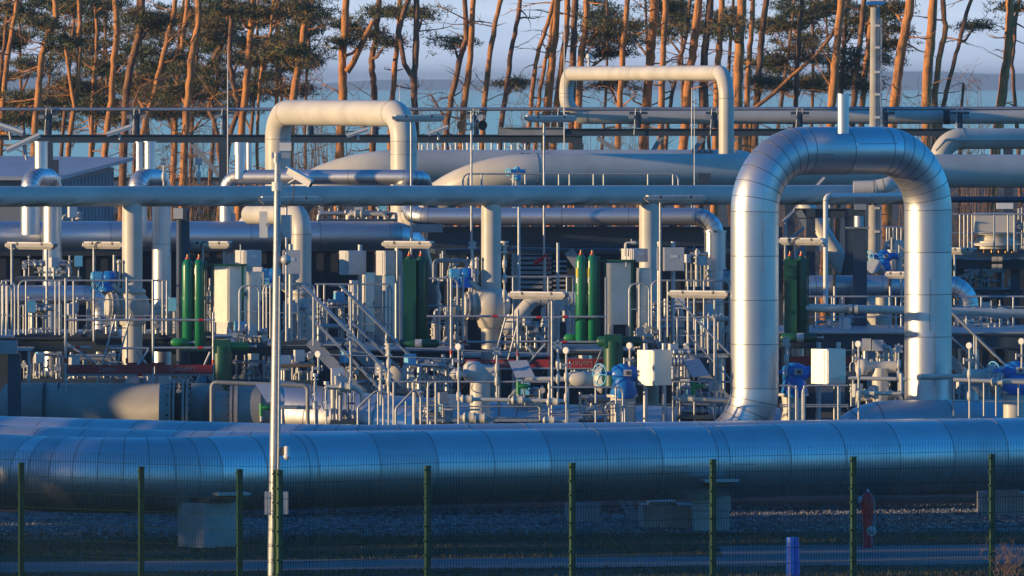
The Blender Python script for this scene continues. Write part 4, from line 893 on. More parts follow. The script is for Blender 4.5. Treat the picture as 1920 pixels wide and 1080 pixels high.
def stairs(label, top, bot, Y, wd=.85, n=9, handrail=True, checked=False):
    r = T('stairs', label, 'stairs', W(bot[0], bot[1], Y)); A, B = W(*top, Y), W(*bot, Y)
    for yy in (0, wd): MB().beam(A+Vector((0, yy, 0)), B+Vector((0, yy, 0)), .03, .2).build('stringer', 'steel2', r)
    for i in range(n):
        p = A.lerp(B, (i+.5)/n); MB().box((p.x, Y+wd/2, p.z), (.26, wd-.05, .03)).build('tread', 'galv', r)
    if handrail:
        for yy in (0, wd):
            for h in (1.0, .5):
                MB().cyl(A+Vector((-.15 if h == 1 else 0, yy, h+(.15 if h == 1 else 0))), B+Vector((0, yy, h)), .023 if h == 1 else .015, 7).build('handrail', 'galv', r)
            for t in (0.05, .5, .95):
                p = A.lerp(B, t)+Vector((0, yy, 0)); MB().cyl(p, p+Vector((0, 0, 1.0)), .02, 7).build('post', 'galv', r)
    return r
stairs('steep steel stairs descending right from the platform beside the mast', (580, 640), (735, 800), 172)
stairs('second flight of steel stairs descending right in front of the shaded cylinders', (650, 640), (800, 790), 174.5)
stairs('steel stairs just left of the great loop going down right', (1285, 668), (1400, 790), 172.5)
stairs('steel stairs right of the great loop going down right', (1762, 655), (1900, 790), 174)
stairs('far stairs behind the right platform railings', (1700, 560), (1800, 640), 184, n=6)
stairs('distant steel stairs climbing left inside the great loop', (1560, 430), (1470, 500), 190, n=6)

# ================================================================ SCAFFOLDS
def text_mesh(txt, size, m, parent, org, rot, name='lettering', sx=1.):
    cu = bpy.data.curves.new(name, 'FONT'); cu.body = txt; cu.size = size; cu.extrude = .002; cu.align_x = 'CENTER'; cu.align_y = 'CENTER'
    o = bpy.data.objects.new('tmp', cu); S.collection.objects.link(o); dg = bpy.context.evaluated_depsgraph_get()
    me = bpy.data.meshes.new_from_object(o.evaluated_get(dg)); bpy.data.objects.remove(o); me.materials.clear(); me.materials.append(M[m])
    t = bpy.data.objects.new(name, me); S.collection.objects.link(t); t.parent = parent; t.location = Vector(org)-WL[parent.name]; t.rotation_euler = rot; t.scale = (sx, 1, 1); WL[t.name] = WL[parent.name]
    return t
def red_band(root, p, d, r0=.03):
    d = d.normalized(); MB().cyl(p-d*.05, p+d*.05, r0, 10).build('red_collar', 'red', root)
def scaffold(label, Y, stands, ledgers, diags, boards, x=0, name='scaffold_tower'):
    r = T(name, label, 'scaffold', G(stands[0][0], Y))
    for (px, dy, yt, yb, bands) in stands:
        MB().cyl(W(px, yb, Y+dy), W(px, yt, Y+dy), .026, 10).build('standard', 'galv', r)
        for b in bands: red_band(r, W(px, b, Y+dy), Z1)
    for (a, b, py, dy, bands) in ledgers:
        MB().cyl(W(a, py, Y+dy), W(b, py, Y+dy), .025, 9).build('ledger', 'galv', r)
        for bx in bands: red_band(r, W(bx, py, Y+dy), X1)
    for (p, q, dy) in diags: MB().cyl(W(*p, Y+dy), W(*q, Y+dy), .025, 9).build('brace', 'galv', r)
    for (a, b, y0, y1, dy, txt) in boards:
        A, B = W(a, (y0+y1)/2, Y+dy), W(b, (y0+y1)/2, Y+dy)
        bd = MB().box((A+B)/2, ((B-A).length, .04, (y1-y0)*Y/F)).build('toe_board', 'toe', r)
        for (tx, tpx, up, sx) in txt:
            text_mesh(tx, .16, 'faded', bd, W(tpx, (y0+y1)/2, Y+dy)+Vector((0, -.024, 0)), (R(90), 0 if up else R(180), 0), sx=sx)
    return r
def ladder(label, a, b, wd_px, Y, n=9):
    r = T('ladder', label, 'ladder', W(*b, Y)); A, B = W(*a, Y), W(*b, Y); o_ = Vector((wd_px*Y/F, .05, 0))
    MB().cyl(A, B, .02, 8).build('stile', 'galv', r); MB().cyl(A+o_, B+o_, .02, 8).build('stile', 'galv', r)
    for i in range(n): p = A.lerp(B, (i+.5)/n); MB().cyl(p, p+o_, .014, 6).build('rung', 'galv', r)
scaffold('scaffold tower with red toe boards around the first riser at the left', 173.5,
         [(123, 0, 522, 800, (676,)), (287, 0, 524, 800, (684,)), (238, 2.0, 520, 800, (676,)), (400, 0, 586, 800, (679,))],
         [(123, 287, 600, 0, ()), (238, 400, 599, 2.0, (262,)), (123, 170, 651, 0, (146,)), (205, 280, 653, 0, ()), (287, 400, 652, 0, (376,)), (123, 400, 703, 0, (262,)), (287, 400, 600, 0, (377,))],
         [((279, 655), (178, 800), 0), ((255, 655), (274, 682), .3), ((394, 660), (332, 800), 0), ((238, 720), (120, 640), 2.0)],
         [(128, 285, 684, 701, -.03, (('Layher.', 203, 1, .8),)), (290, 398, 684, 701, -.03, (('Layher.', 345, 0, 1.0), ('®', 322, 0, 1.0))), (240, 310, 680, 686, 2.0, ())])
ladder('aluminium ladder leaning inside the left scaffold, upper length', (217, 590), (190, 690), 28, 174.6, 6)
ladder('aluminium ladder leaning inside the left scaffold, lower length', (185, 705), (165, 790), 25, 174.3, 5)
scaffold('scaffold tower with red toe boards around the middle riser', 173.8,
         [(846, 0, 520, 800, (660,)), (868, 2.0, 515, 700, ()), (971, 0, 580, 800, (663,)), (1029, 2.0, 560, 800, (671,)), (1136, 0, 520, 800, (671,))],
         [(800, 950, 593, 0, (928,)), (950, 1050, 595, 0, (1010,)), (1050, 1136, 594, 0, (1060,)), (868, 1030, 641, 2.0, (870,)), (971, 1030, 640, 0, ()), (1062, 1133, 641, 0, (1058,)), (760, 1130, 691, 0, ())],
         [((986, 646), (1003, 668), 0), ((1023, 645), (990, 682), 0), ((1133, 645), (1102, 720), 0)],
         [(750, 870, 672, 690, 1.9, ()), (872, 964, 674, 690, 0, (('Layher.', 905, 0, 1.0), ('Layher.', 948, 0, .8))), (966, 1030, 674, 690, .02, ()), (1064, 1133, 673, 690, 0, (('Layher.', 1090, 0, 1.0),))])
ladder('aluminium ladder leaning on the middle scaffold', (948, 596), (925, 680), 26, 174.8, 6)
scaffold('low scaffold with a red board seen right of the great loop legs', 176,
         [(1478, 0, 640, 800, ()), (1600, 0, 640, 800, ())], [(1478, 1600, 688, 0, ())], [], [(1480, 1600, 668, 690, 0, ())])
# ================================================================ FLUORESCENT LAMPS
def tube_lamp(label, x0, x1, py, Y, rz=0., post=None, pyb=None, tilt=0., cable=False, endcap=0, pm='galv'):
    c = W((x0+x1)/2, py, Y); L = (x1-x0)*Y/F/math.cos(rz); r = T('tube_lamp', label, 'lamp', c, 'tube lamps around the plant')
    Rm = Matrix.Rotation(rz, 3, 'Z') @ Matrix.Rotation(tilt, 3, 'X')
    def P(x, y, z): return c+Rm @ Vector((x, y, z))
    q = MB(); b = len(q.v)                                  # trough-shaped diffuser with slanting ends
    top = [(-L/2, -.085), (L/2, -.085), (L/2, .085), (-L/2, .085)]; bot = [(-L/2+.07, -.055), (L/2-.07, -.055), (L/2-.07, .055), (-L/2+.07, .055)]
    q.v += [P(x, y, .035) for x, y in top]+[P(x*1.0, y*1.05, -.03) for x, y in top]+[P(x, y, -.085) for x, y in bot]
    for lv in (0, 4):
        for i in range(4): j = (i+1) % 4; q.face([lv+i, lv+4+i, lv+4+j, lv+j])
    q.face([8, 11, 10, 9]); q.face([0, 1, 2, 3]); q.build('diffuser', 'lampg', r)
    q = MB(); q.box(P(0, .01, .052), (L*.94, .20, .03), rot=Rm).build('housing', 'white', r)
    for s_ in (-.26, .26):
        MB().box(P(L*s_, -.09, .03), (.035, .02, .06), rot=Rm).build('clip', 'darkmetal', r)
    for s_ in (-1, 1): MB().box(P(s_*(L/2+.004), 0, .002), (.02, .17, .07), rot=Rm).build('end_cap', 'darkmetal' if s_ == endcap else 'white', r)
    if post is not None:
        p = W(post, py, Y+.06); zb = Z_(pyb, Y) if pyb else 0
        MB().cyl((p.x, p.y, zb), (p.x, p.y, p.z+.03), .024, 10).build('post', pm, r)
    if cable: MB().tube([p_[0] for p_ in fillet([P(-.02, -.09, .05), P(-.14, -.12, .06), P(-.17, -.1, -.06), P(-.17, 0, -.5)], .08, 5)], .011, 6).build('cable', 'black', r)
    return r
tube_lamp('tube lamp on a tall post before the right shoulder of the left cream loop', 738, 830, 221, 183, R(14), 771, 700, endcap=-1)
tube_lamp('tube lamp on a tall post just left of the upper cream loop', 985, 1079, 222, 183, R(14), 1020, 700, endcap=-1)
tube_lamp('tube lamp crossing behind the mast in front of the cross pipe', 488, 599, 374, 172, R(14), 537, 640, endcap=-1)
tube_lamp('tube lamp in front of the cross pipe left of the great loop', 1210, 1320, 372, 172, R(14), 1238, 640, endcap=-1)
tube_lamp('sunlit tube lamp at the far left edge on a brown-looking post', 13, 104, 460, 174.5, R(-26), 22, 628, endcap=1)
tube_lamp('tube lamp with a black cable left of the first riser', 158, 232, 459, 178, R(-26), 176, 640, cable=True)
tube_lamp('tube lamp with a black cable above the left green cylinders', 355, 433, 458, 176.5, R(-26), 380, 640, cable=True, endcap=1)
tube_lamp('tube lamp above the shaded cylinder rack, half in sun', 720, 812, 458, 175.5, R(-26), 745, 640, endcap=1)
tube_lamp('sunlit tube lamp in front of the railing left of the bright green cylinders', 957, 1062, 553, 168.5, R(-26), 1035, None, endcap=1)
tube_lamp('sunlit tube lamp touching the left leg of the great loop', 1257, 1366, 551, 169.2, R(-26), 1340, None, endcap=1)
tube_lamp('tube lamp seen inside the great loop at left', 1464, 1543, 452, 178, R(-26), 1490, 640, cable=True)
tube_lamp('tube lamp behind the great loop right of the dark column', 1664, 1700, 515, 181, R(-26), 1690, 640)
tube_lamp('small tube lamp left of the distant bundle of valves at right', 1783, 1828, 470, 185, R(-26), 1790, 640, endcap=1)
# post carrying two black loudspeakers
def speakers():
    Y = 182.5; r = T('loudspeaker_post', 'slim post with two black horn loudspeakers in front of the pines', 'loudspeaker', W(884, 345, Y)-Vector((0, 0, W(884, 345, Y).z-3)))
    MB().cyl((X_(884, Y), Y, 3), (X_(884, Y), Y, Z_(208, Y)), .024, 10).build('post', 'galv', r)
    for px, py, s_ in ((868, 235, -1), (902, 235, 1)):
        c = W(px, py, Y-.05); h = MB(); h.rev(c+Vector((s_*.03, -.09, 0)), Vector((-s_*.25, 1, .05)), [(0, .10), (.05, .095), (.12, .05), (.22, .035)], 18); hh = h.build('horn', 'black', r)
        MB().ring(c+Vector((s_*.03, -.09, 0)), Vector((-s_*.25, 1, .05)), .10, .010).build('rim', 'darkmetal', hh)
    MB().cyl(W(866, 232, Y-.05), W(892, 232, Y-.05), .022, 8).build('crossbar', 'white', r)
    MB().box(W(899, 220, Y), (.14, .1, .12)).box(W(893, 211, Y), (.05, .05, .12)).build('terminal_box', 'boxgrey', r)
    MB().tube([W(880, 228, Y-.1), W(876, 216, Y-.1), W(888, 209, Y-.1), W(896, 212, Y-.1)], .008, 5).build('cable', 'black', r)
speakers()
def rod(label, px, y0, y1, Y, r0=.02):
    p = W(px, y1, Y); tag(MB().tube([(p.x, p.y, 0), (p.x, p.y, p.z), (X_(px, Y), Y, Z_(y0, Y))], [r0*.7, r0*.7, r0*.3], 8).build('lightning_rod', 'white', org=(p.x, p.y, 0)), label, 'rod', 'thin lightning rods')
rod('thin white lightning rod standing in front of the dark needles above the left stacks', 427, 95, 205, 208)
rod('tall thin lightning rod at the left bend of the upper cream loop', 1058, -30, 205, 208)
rod('thin lightning rod in front of the right part of the upper cream loop', 1302, 178, 345, 186, .017)
rod('short pale rod behind the rack between the two rods under the upper loop', 1297, 158, 215, 209, .02)
rod('short pale rod behind the top of the left cream loop', 749, 160, 215, 209, .018)

# ================================================================ GREEN CYLINDER RACKS
def cyl_rack(label, x0, x1, yt, yb, Y, m='green', side=None, tags=False, arm=None, taper=.12):
    r = T('cylinder_rack', label, 'cylinder rack', W((x0+x1)/2, yb, Y), 'racks with two green gas cylinders')
    wpx = (x1-x0)/2; rad = wpx*Y/F/2*.98
    for k in range(2):
        px = x0+wpx*(k+.5); y_t = yt-(2-4*k if m == 'green' else 0); b = W(px, yb, Y); z1 = Z_(yt+10, Y)
        q = MB(); h = z1-b.z; q.rev(b, Z1, [(0, rad*.85), (.03, rad), (h-.14, rad), (h-.06, rad*.86), (h, rad*.45)], 24)
        c_ = q.build('gas_cylinder', m, r)
        MB().cyl((b.x, b.y, z1), (b.x, b.y, z1+.035), rad*.40, 12).build('collar', 'red', c_)
        MB().cyl((b.x, b.y, z1+.03), (b.x, b.y, z1+.10), rad*.2, 10).build('valve', 'brass', c_)
        MB().cyl((b.x, b.y, b.z+h*.545), (b.x, b.y, b.z+h*.575), rad+.010, 24).build('hoop', m, c_)
        if tags:
            d = Vector((-.75, -.66, 0)).normalized(); p = b+d*(rad*1.0); a_ = math.atan2(d.y, d.x)+math.pi/2
            MB().box((p.x, p.y, z1-.36), (.055, .012, .19), a_).build('label_upper', 'yellow', c_)
            MB().box((p.x, p.y, z1-.52), (.045, .012, .11), a_).build('label_lower', 'white', c_)
        elif side is None and k == 1:
            d = Vector((-.6, -.8, 0)); p = b+d*rad; MB().box((p.x, p.y, z1-.25), (.045, .012, .12), math.atan2(d.y, d.x)+math.pi/2).build('label_upper', 'white', c_)
    f = 'dgreen'; zt = Z_(yt+12, Y); zb = Z_(yb, Y)
    if side == 'left':
        MB().box(((X_(x0-1, Y)+X_(x0+wpx+2, Y))/2, Y-rad-.03, (zt-.04+zb)/2), (X_(x0+wpx+2, Y)-X_(x0-1, Y), .02, zt-.04-zb)).build('cover_plate', f, r)
    q = MB().box((X_(x1+2, Y), Y-.02, (zt+zb)/2), (.035, .05, zt-zb)).build('frame_post', f, r)
    MB().box(W((x0+x1)/2, yb, Y)+Vector((0, 0, -.03)), ((x1-x0)*Y/F+.1, .35, .06)).build('base', f, r)
    if arm:
        MB().box(((X_(x1, Y)+X_(arm, Y))/2, Y, Z_(yt+21, Y)), (X_(arm, Y)-X_(x1, Y), .05, .05)).build('frame_arm', f, r)
        MB().box((X_(arm-8, Y), Y, (Z_(yt+21, Y)+zb)/2), (.05, .05, Z_(yt+21, Y)-zb)).build('frame_leg', f, r)
        MB().box((X_(x1+14, Y), Y, (Z_(yt+21, Y)+zb)/2), (.045, .05, Z_(yt+21, Y)-zb)).build('frame_leg', f, r)
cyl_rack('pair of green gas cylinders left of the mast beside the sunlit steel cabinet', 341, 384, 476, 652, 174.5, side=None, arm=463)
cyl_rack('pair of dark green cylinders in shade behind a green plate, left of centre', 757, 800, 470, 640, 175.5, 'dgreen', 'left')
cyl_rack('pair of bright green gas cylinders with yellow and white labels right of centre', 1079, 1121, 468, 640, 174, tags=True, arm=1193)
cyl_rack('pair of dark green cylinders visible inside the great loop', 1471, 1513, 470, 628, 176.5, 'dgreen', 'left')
def tank(label, x0, x1, py, Y, rp, m, lab=None, ped=None, lit=None):
    r = T('hydraulic_tank', label, 'actuator', W((x0+x1)/2, py, Y)); a, b = W(x0, py, Y), W(x1, py, Y); rr3 = rp*Y/F
    MB().rev(a, X1, [(-.05, rr3*.5), (0, rr3), ((b-a).length, rr3), ((b-a).length+.06, rr3*.5)], 20).build('drum', m, r)
    MB().cyl(b+X1*.06, b+X1*.17, .022, 8).cyl(b+X1*.17, b+X1*.21, .04, 10).build('fitting', 'galv', r)
    if lab: MB().cyl(W(lab, py, Y), W(lab+13, py, Y), rr3+.004, 20).build('label_sheet', 'boxgrey', r)
    if ped: c = W(ped, py, Y); MB().cyl((c.x, c.y, max(0, c.z-.95)), (c.x, c.y, c.z), .2, 20).box((c.x, c.y, c.z), (.34, .34, .28)).build('pedestal', 'dgreen', r)
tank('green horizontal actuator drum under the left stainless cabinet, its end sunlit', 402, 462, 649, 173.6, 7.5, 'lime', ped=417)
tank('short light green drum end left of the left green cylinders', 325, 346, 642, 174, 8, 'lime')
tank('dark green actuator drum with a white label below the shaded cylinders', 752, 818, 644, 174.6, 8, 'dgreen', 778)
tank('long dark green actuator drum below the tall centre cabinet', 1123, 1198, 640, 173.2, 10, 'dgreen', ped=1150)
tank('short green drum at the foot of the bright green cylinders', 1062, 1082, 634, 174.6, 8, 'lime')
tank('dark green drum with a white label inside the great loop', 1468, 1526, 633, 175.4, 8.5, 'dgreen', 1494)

# ================================================================ CABINETS AND BOXES
def cabinet(label, x0, x1, y0, y1, Y, rz, dpt=.5, m='stainless', boxtop=None, feet=True):
    c = W((x0+x1)/2, (y0+y1)/2, Y); w_ = (x1-x0)*Y/F; h = (y1-y0)*Y/F; r = T('steel_cabinet', label, 'cabinet', Vector((c.x, c.y, c.z-h/2)))
    wd = w_/(abs(math.cos(rz))+dpt*abs(math.sin(rz))); dd = wd*dpt; Rm = Matrix.Rotation(rz, 3, 'Z')
    bd = MB().box(c, (wd, dd, h), rot=Rm).build('body', m, r)
    MB().box(c+Rm@Vector((0, -dd/2-.008, 0)), (wd*.94, .014, h*.95), rot=Rm).build('door', m, r)
    MB().box(c+Rm@Vector((-wd/2-.008, 0, 0)), (.014, dd*.92, h*.95), rot=Rm).build('side_door', m, r)
    MB().box(c+Rm@Vector((wd*.40, -dd/2-.03, 0)), (.02, .03, .09), rot=Rm).build('handle', 'darkmetal', r)
    MB().box(c+Vector((0, 0, h/2+.015)), (wd*1.05, dd*1.08, .03), rot=Rm).build('roof', m, r)
    if feet:
        for s_ in (-1, 1): MB().box(c+Rm@Vector((s_*wd*.42, 0, -h/2-.12)), (.05, dd*.8, .24), rot=Rm).build('foot', 'galv', r)
    return r
cabinet('sunlit stainless cabinet beside the left green cylinders', 402, 462, 499, 604, 175.5, R(40), 1.0)
cabinet('brownish cabinet standing behind the pale hoop railing left of the mast', 462, 490, 512, 625, 176.2, R(30), .6)
cabinet('tall stainless cabinets left of the shaded cylinders, nearer one', 672, 703, 514, 622, 178.2, R(38), .8)
cabinet('tall stainless cabinet directly left of the shaded green cylinders', 702, 744, 516, 628, 177.6, R(42), .9)
cabinet('tall stainless cabinet with one bright edge right of the bright green cylinders', 1137, 1186, 496, 608, 175.6, R(14), .8)
cabinet('narrow brownish cabinet behind the pale hoop railing right of centre', 1194, 1219, 505, 612, 176, R(25), .7)
def jbox(label, x0, x1, y0, y1, Y, rz=0, post=None, pyb=640, plate=False, rod_=False, dpt=.6, m='boxgrey', split=False, post2=None):
    c = W((x0+x1)/2, (y0+y1)/2, Y); w_ = (x1-x0)*Y/F; h = (y1-y0)*Y/F; wd = w_/(abs(math.cos(rz))+dpt*abs(math.sin(rz))); dd = wd*dpt; Rm = Matrix.Rotation(rz, 3, 'Z')
    r = T('junction_box', label, 'junction box', Vector((c.x, c.y, c.z-h/2)), 'grey enclosures on posts')
    MB().box(c, (wd, dd, h), rot=Rm).build('case', m, r)
    MB().box(c+Rm@Vector((0, -dd/2-.012, 0)), (wd*.95, .02, h*.96), rot=Rm).build('door', m, r)
    MB().box(c+Rm@Vector((-wd/2-.006, -dd*.05, 0)), (.012, dd*.55, h*.92), rot=Rm).build('side_lid', m, r)
    if plate: MB().box(c+Rm@Vector((0, -dd/2-.026, h*.12)), (wd*.36, .006, .05), rot=Rm).build('name_plate', 'white', r)
    for s_ in (-1, 1): MB().box(c+Rm@Vector((0, dd/2+.02, s_*h*.4)), (wd*1.05, .03, .04), rot=Rm).build('mounting_rail', 'steel', r)
    for pp in ([post] if post else [])+([post2] if post2 else []):
        p = W(pp, 0, Y+dd*.5+.1) if not rod_ else W(pp, 0, Y-dd*.5-.1); MB().cyl((p.x, p.y, Z_(pyb, Y)), (p.x, p.y, c.z+h/2+.12), .045 if not rod_ else .012, 10).build('post', 'galv', r)
    return r
jbox('grey electrical box on a post left of the cabinet pair, first of two alike', 636, 686, 470, 515, 176, R(35), 675, 640, dpt=.7)
jbox('grey electrical box on a post just left of the shaded cylinders, second of two alike', 705, 754, 470, 516, 175.8, R(35), 744, 640, dpt=.7)
jbox('grey box with a small white plate and thin rod above the left cabinet', 441, 490, 469, 499, 175.4, R(38), 451, 500, True, True, .85)
jbox('dark fronted grey box beside the mast with a small white plate', 530, 563, 469, 514, 174.2, R(4), 545, 640, True)
jbox('grey box with a small white plate on top of the tall centre cabinet', 1165, 1214, 466, 491, 175.2, R(38), 1174, 500, True, True, .95)
jbox('grey box with a narrow lit side on a post right of the third riser', 1243, 1283, 464, 508, 175, R(6), 1262, 640, True, dpt=.5)
jbox('narrow lit box edge-on between the third riser and the grey box', 1232, 1238, 464, 507, 175, R(0), 1236, 640, dpt=.6)
jbox('large stainless box on legs in the front row left of the great loop', 1195, 1259, 656, 722, 167.8, R(42), 1210, 800, m='stainless', dpt=.9, post2=1245)
jbox('large stainless box on legs in the front row between the legs of the great loop', 1521, 1585, 654, 719, 167.8, R(42), 1535, 800, m='stainless', dpt=.9, post2=1572)
MB_ = MB().tube([p[0] for p in fillet([W(1172, 480, 175), W(1172, 455, 175), W(1196, 455, 175)], .05, 4)], .02, 8)
r = T('sample_valve', 'small pale valve and bent tube on top of the grey box beside the third riser', 'valve', W(1172, 466, 175)); MB_.build('tube', 'beige', r)
MB().cyl(W(1184, 455, 175), W(1192, 455, 175), .035, 10).cyl(W(1184, 455, 175), W(1184, 448, 175), .012, 6).build('valve_body', 'beige', r)
# ================================================================ VALVES WITH ACTUATORS
def wheel(root, c, ax, R_, m, name='handwheel', th=.011, spokes=3):
    q = MB().ring(c, ax, R_, th, 24, 6); a, u = frame(Vector(ax))
    for k in range(spokes): d = a*math.cos(k*math.pi/spokes)+u*math.sin(k*math.pi/spokes); q.cyl(Vector(c)-d*R_, Vector(c)+d*R_, th*.7, 6)
    return q.build(name, m, root)
def actuator(par, c, s=1., m='lblue', m2='blue'):
    c = Vector(c)
    g = MB(); g.rev(c+Vector((-.22*s, 0, .07*s)), X1, [(0, .09*s), (.03*s, .115*s), (.24*s, .115*s), (.27*s, .09*s), (.30*s, .06*s)], 18)
    for k in range(5): g.cyl(c+Vector((-.17*s+.04*k*s, 0, .07*s)), c+Vector((-.155*s+.04*k*s, 0, .07*s)), .125*s, 18)
    bdy = g.build('motor', m, par)
    MB().rev(c+Vector((.05*s, 0, .07*s)), X1, [(0, .1*s), (.03*s, .13*s), (.22*s, .13*s), (.26*s, .08*s)], 18).rev(c+Vector((.1*s, 0, .02*s)), (0, 0, -1), [(0, .12*s), (.14*s, .12*s), (.2*s, .17*s), (.24*s, .17*s)], 18).build('gearbox', m2, par)
    w_ = MB().cyl(c+Vector((-.06*s, -.26*s, -.07*s)), c+Vector((-.03*s, 0, -.07*s)), .05*s, 12).build('wheel_shaft', m2, par)
    wheel(w_, c+Vector((-.06*s, -.27*s, -.09*s)), (.15, -1, 0), .115*s, m, th=.016*s)
def ball_valve(label, px, py, Y, rp, apx, apy, top=544, fl=True):
    r = T('ball_valve', label, 'valve', W(px, py, Y)); c = W(px, py, Y); R_ = rp*Y/F
    MB().rev(c, Z1, [(-R_*1.15, .24), (-R_*1.05, .27), (-R_*.8, R_*.72), (-R_*.45, R_*.93), (0, R_), (R_*.45, R_*.93), (R_*.72, R_*.72), (R_*.74, .29), ((py-top)*Y/F, .28), ((py-top)*Y/F+.03, .225)], 32).build('body', 'beige', r)
    if fl:
        d = Vector((-1, -.25, 0)).normalized()
        for k, (t, rr4, ln, m_) in enumerate(((R_*.85, .25, .14, 'beige'), (R_*1.0, .30, .035, 'beige'), (R_*1.0+.05, .30, .02, 'galv'), (R_*1.0+.085, .30, .03, 'beige'), (R_*1.0+.13, .24, .05, 'beige'))):
            MB().cyl(c+d*t, c+d*(t+ln), rr4, 26).build('flange', m_, r)
        q = MB(); a, u = frame(d)
        for k in range(12): o_ = (a*math.cos(k*.5236)+u*math.sin(k*.5236))*.265; q.cyl(c+o_+d*(R_*.95), c+o_+d*(R_+.17), .018, 6)
        q.build('stud_bolts', 'galv', r)
    q = MB()
    for k in range(9):
        a_ = k*.698; q.cyl(c+Vector((.235*math.cos(a_)+.0, .235*math.sin(a_), R_*.6)), c+Vector((.235*math.cos(a_), .235*math.sin(a_), (py-top)*Y/F+.02)), .02, 6)
    q.build('studs', 'beige', r)
    for (dx, dz) in ((R_*.72, .12), (R_*.75, -.2)): p = c+Vector((dx, -R_*.62, dz)); MB().cyl(p, p+Vector((.08, -.07, 0)), .03, 8).build('drain_plug', 'white', r)
    if apx: 
        ac = W(apx, apy, Y-.2); MB().cyl(ac+Vector((.1, 0, 0)), c+Vector((-.1, 0, R_*.5)), .07, 12).build('stem_neck', 'beige', r); actuator(r, ac, 1.0)
        p = W(apx+33, apy+10, Y-.15); MB().cyl(p, p+Vector((0, 0, .45)), .035, 10).sphere(p+Vector((0, 0, .5)), .05, 8).build('vent_pipe', 'beige', r)
ball_valve('cream ball valve on the first riser with a light blue actuator, inside the left scaffold', 248, 573, 177.08, 32, 190, 526)
ball_valve('cream ball valve on the middle riser with a light blue actuator at its left', 921, 573, 180.52, 37, 861, 520)
ball_valve('cream ball valve behind the mast with a light blue actuator hidden by railings', 565, 575, 181.5, 30, 500, 520, fl=False)
def rotary(label, px, py, Y, s=1.25, cyl=True, m='blue'):
    c = W(px, py, Y); r = T('valve_actuator', label, 'actuator', W(px, 790, Y)); 
    MB().rev(c, X1, [(-.17*s, .09*s), (-.13*s, .14*s), (.05*s, .17*s), (.16*s, .14*s), (.24*s, .09*s)], 20).rev(c+Vector((.02*s, 0, -.05*s)), (0, 0, -1), [(0, .16*s), (.12*s, .19*s), (.25*s, .22*s), (.33*s, .17*s)], 20).rev(c+Vector((.02, 0, .05)), Z1, [(0, .15*s), (.09*s, .13*s), (.13*s, .06*s)], 16).build('gearbox', m, r)
    MB().box(c+Vector((.08*s, -.17*s, .03*s)), (.13*s, .04, .1*s)).build('window_housing', 'boxgrey', r)
    MB().box(c+Vector((.09*s, -.20*s, .03*s)), (.06*s, .02, .06*s)).build('dial', 'darkmetal', r)
    MB().cyl(c+Vector((.2*s, 0, .03*s)), c+Vector((.42*s, 0, .03*s)), .085*s, 16).build('motor', m, r)
    MB().cyl(c+Vector((-.34*s, -.12, .02)), c+Vector((-.1, 0, .02)), .04, 10).build('wheel_shaft', m, r)
    wheel(r, c+Vector((-.36*s, -.14, .0)), (-.75, -.6, 0), .17*s, 'lblue', th=.014)
    if cyl:
        a = c+Vector((-.85*s, .15, -.1)); MB().rev(a, X1, [(0, .09*s), (.04, .125*s), (.36*s, .125*s), (.37*s, .11*s), (.42*s, .15*s), (.5*s, .23*s), (.53*s, .23*s)], 22).build('spring_drum', 'beige', r)
        MB().cyl(a+Vector((-.7*s, 0, 0)), a, .05, 12).build('rod_housing', 'beige', r)
    p = c+Vector((0, .1, 0)); MB().cyl((p.x, p.y, 0), (p.x, p.y, p.z-.3*s), .19*s, 20).cyl((p.x, p.y, p.z-.36*s), (p.x, p.y, p.z-.32*s), .25*s, 20).build('valve_neck', 'beige', r)
rotary('blue actuator with light blue handwheel and cream drum in the front row mid photo', 1167, 702, 168.6)
rotary('blue valve actuator just right of the left leg of the great loop', 1487, 700, 169.2, cyl=False)
rotary('blue valve actuator with cream drum at the right edge', 1902, 697, 168.8, 1.2)
rotary('small blue actuator partly hidden between dark column and right loop leg', 1655, 482, 184, .8, False)
rotary('small light blue actuator with cream head above the header straps railing', 968, 322, 189, .5, False, 'lblue')
def gear_valve():
    Y = 168.8; c = W(880, 698, Y); r = T('handwheel_valve', 'cream valve with a large thin black handwheel in the front row left of centre', 'valve', W(880, 790, Y))
    MB().rev(W(868, 697, Y), X1, [(0, .1), (.05, .18), (.1, .22), (.3, .21), (.4, .14), (.62, .13)], 26).build('gear_housing', 'beige', r)
    MB().rev(W(848, 702, Y-.25), Vector((1, .3, 0)), [(-.05, .03), (0, .08), (.06, .13), (.1, .13), (.12, .05), (.3, .05)], 18).build('shaft_hub', 'boxgrey', r)
    wheel(r, W(857, 700, Y-.3), (1, -.75, 0), .34, 'black', th=.012)
    MB().box(W(917, 700, Y), (.36, .3, .24)).cyl(W(900, 800, Y), W(900, 700, Y), .2, 20).build('body', 'beige', r)
gear_valve()
r = T('gear_valve', 'cream gear operated valve half hidden behind the left bottom of the right loop leg', 'valve', W(1640, 790, 171))
MB().rev(W(1606, 688, 171), X1, [(0, .1), (.1, .17), (.2, .17), (.24, .1), (.6, .12), (.8, .12)], 20).cyl(W(1650, 800, 171), W(1650, 690, 171), .16, 16).build('body', 'beige', r)

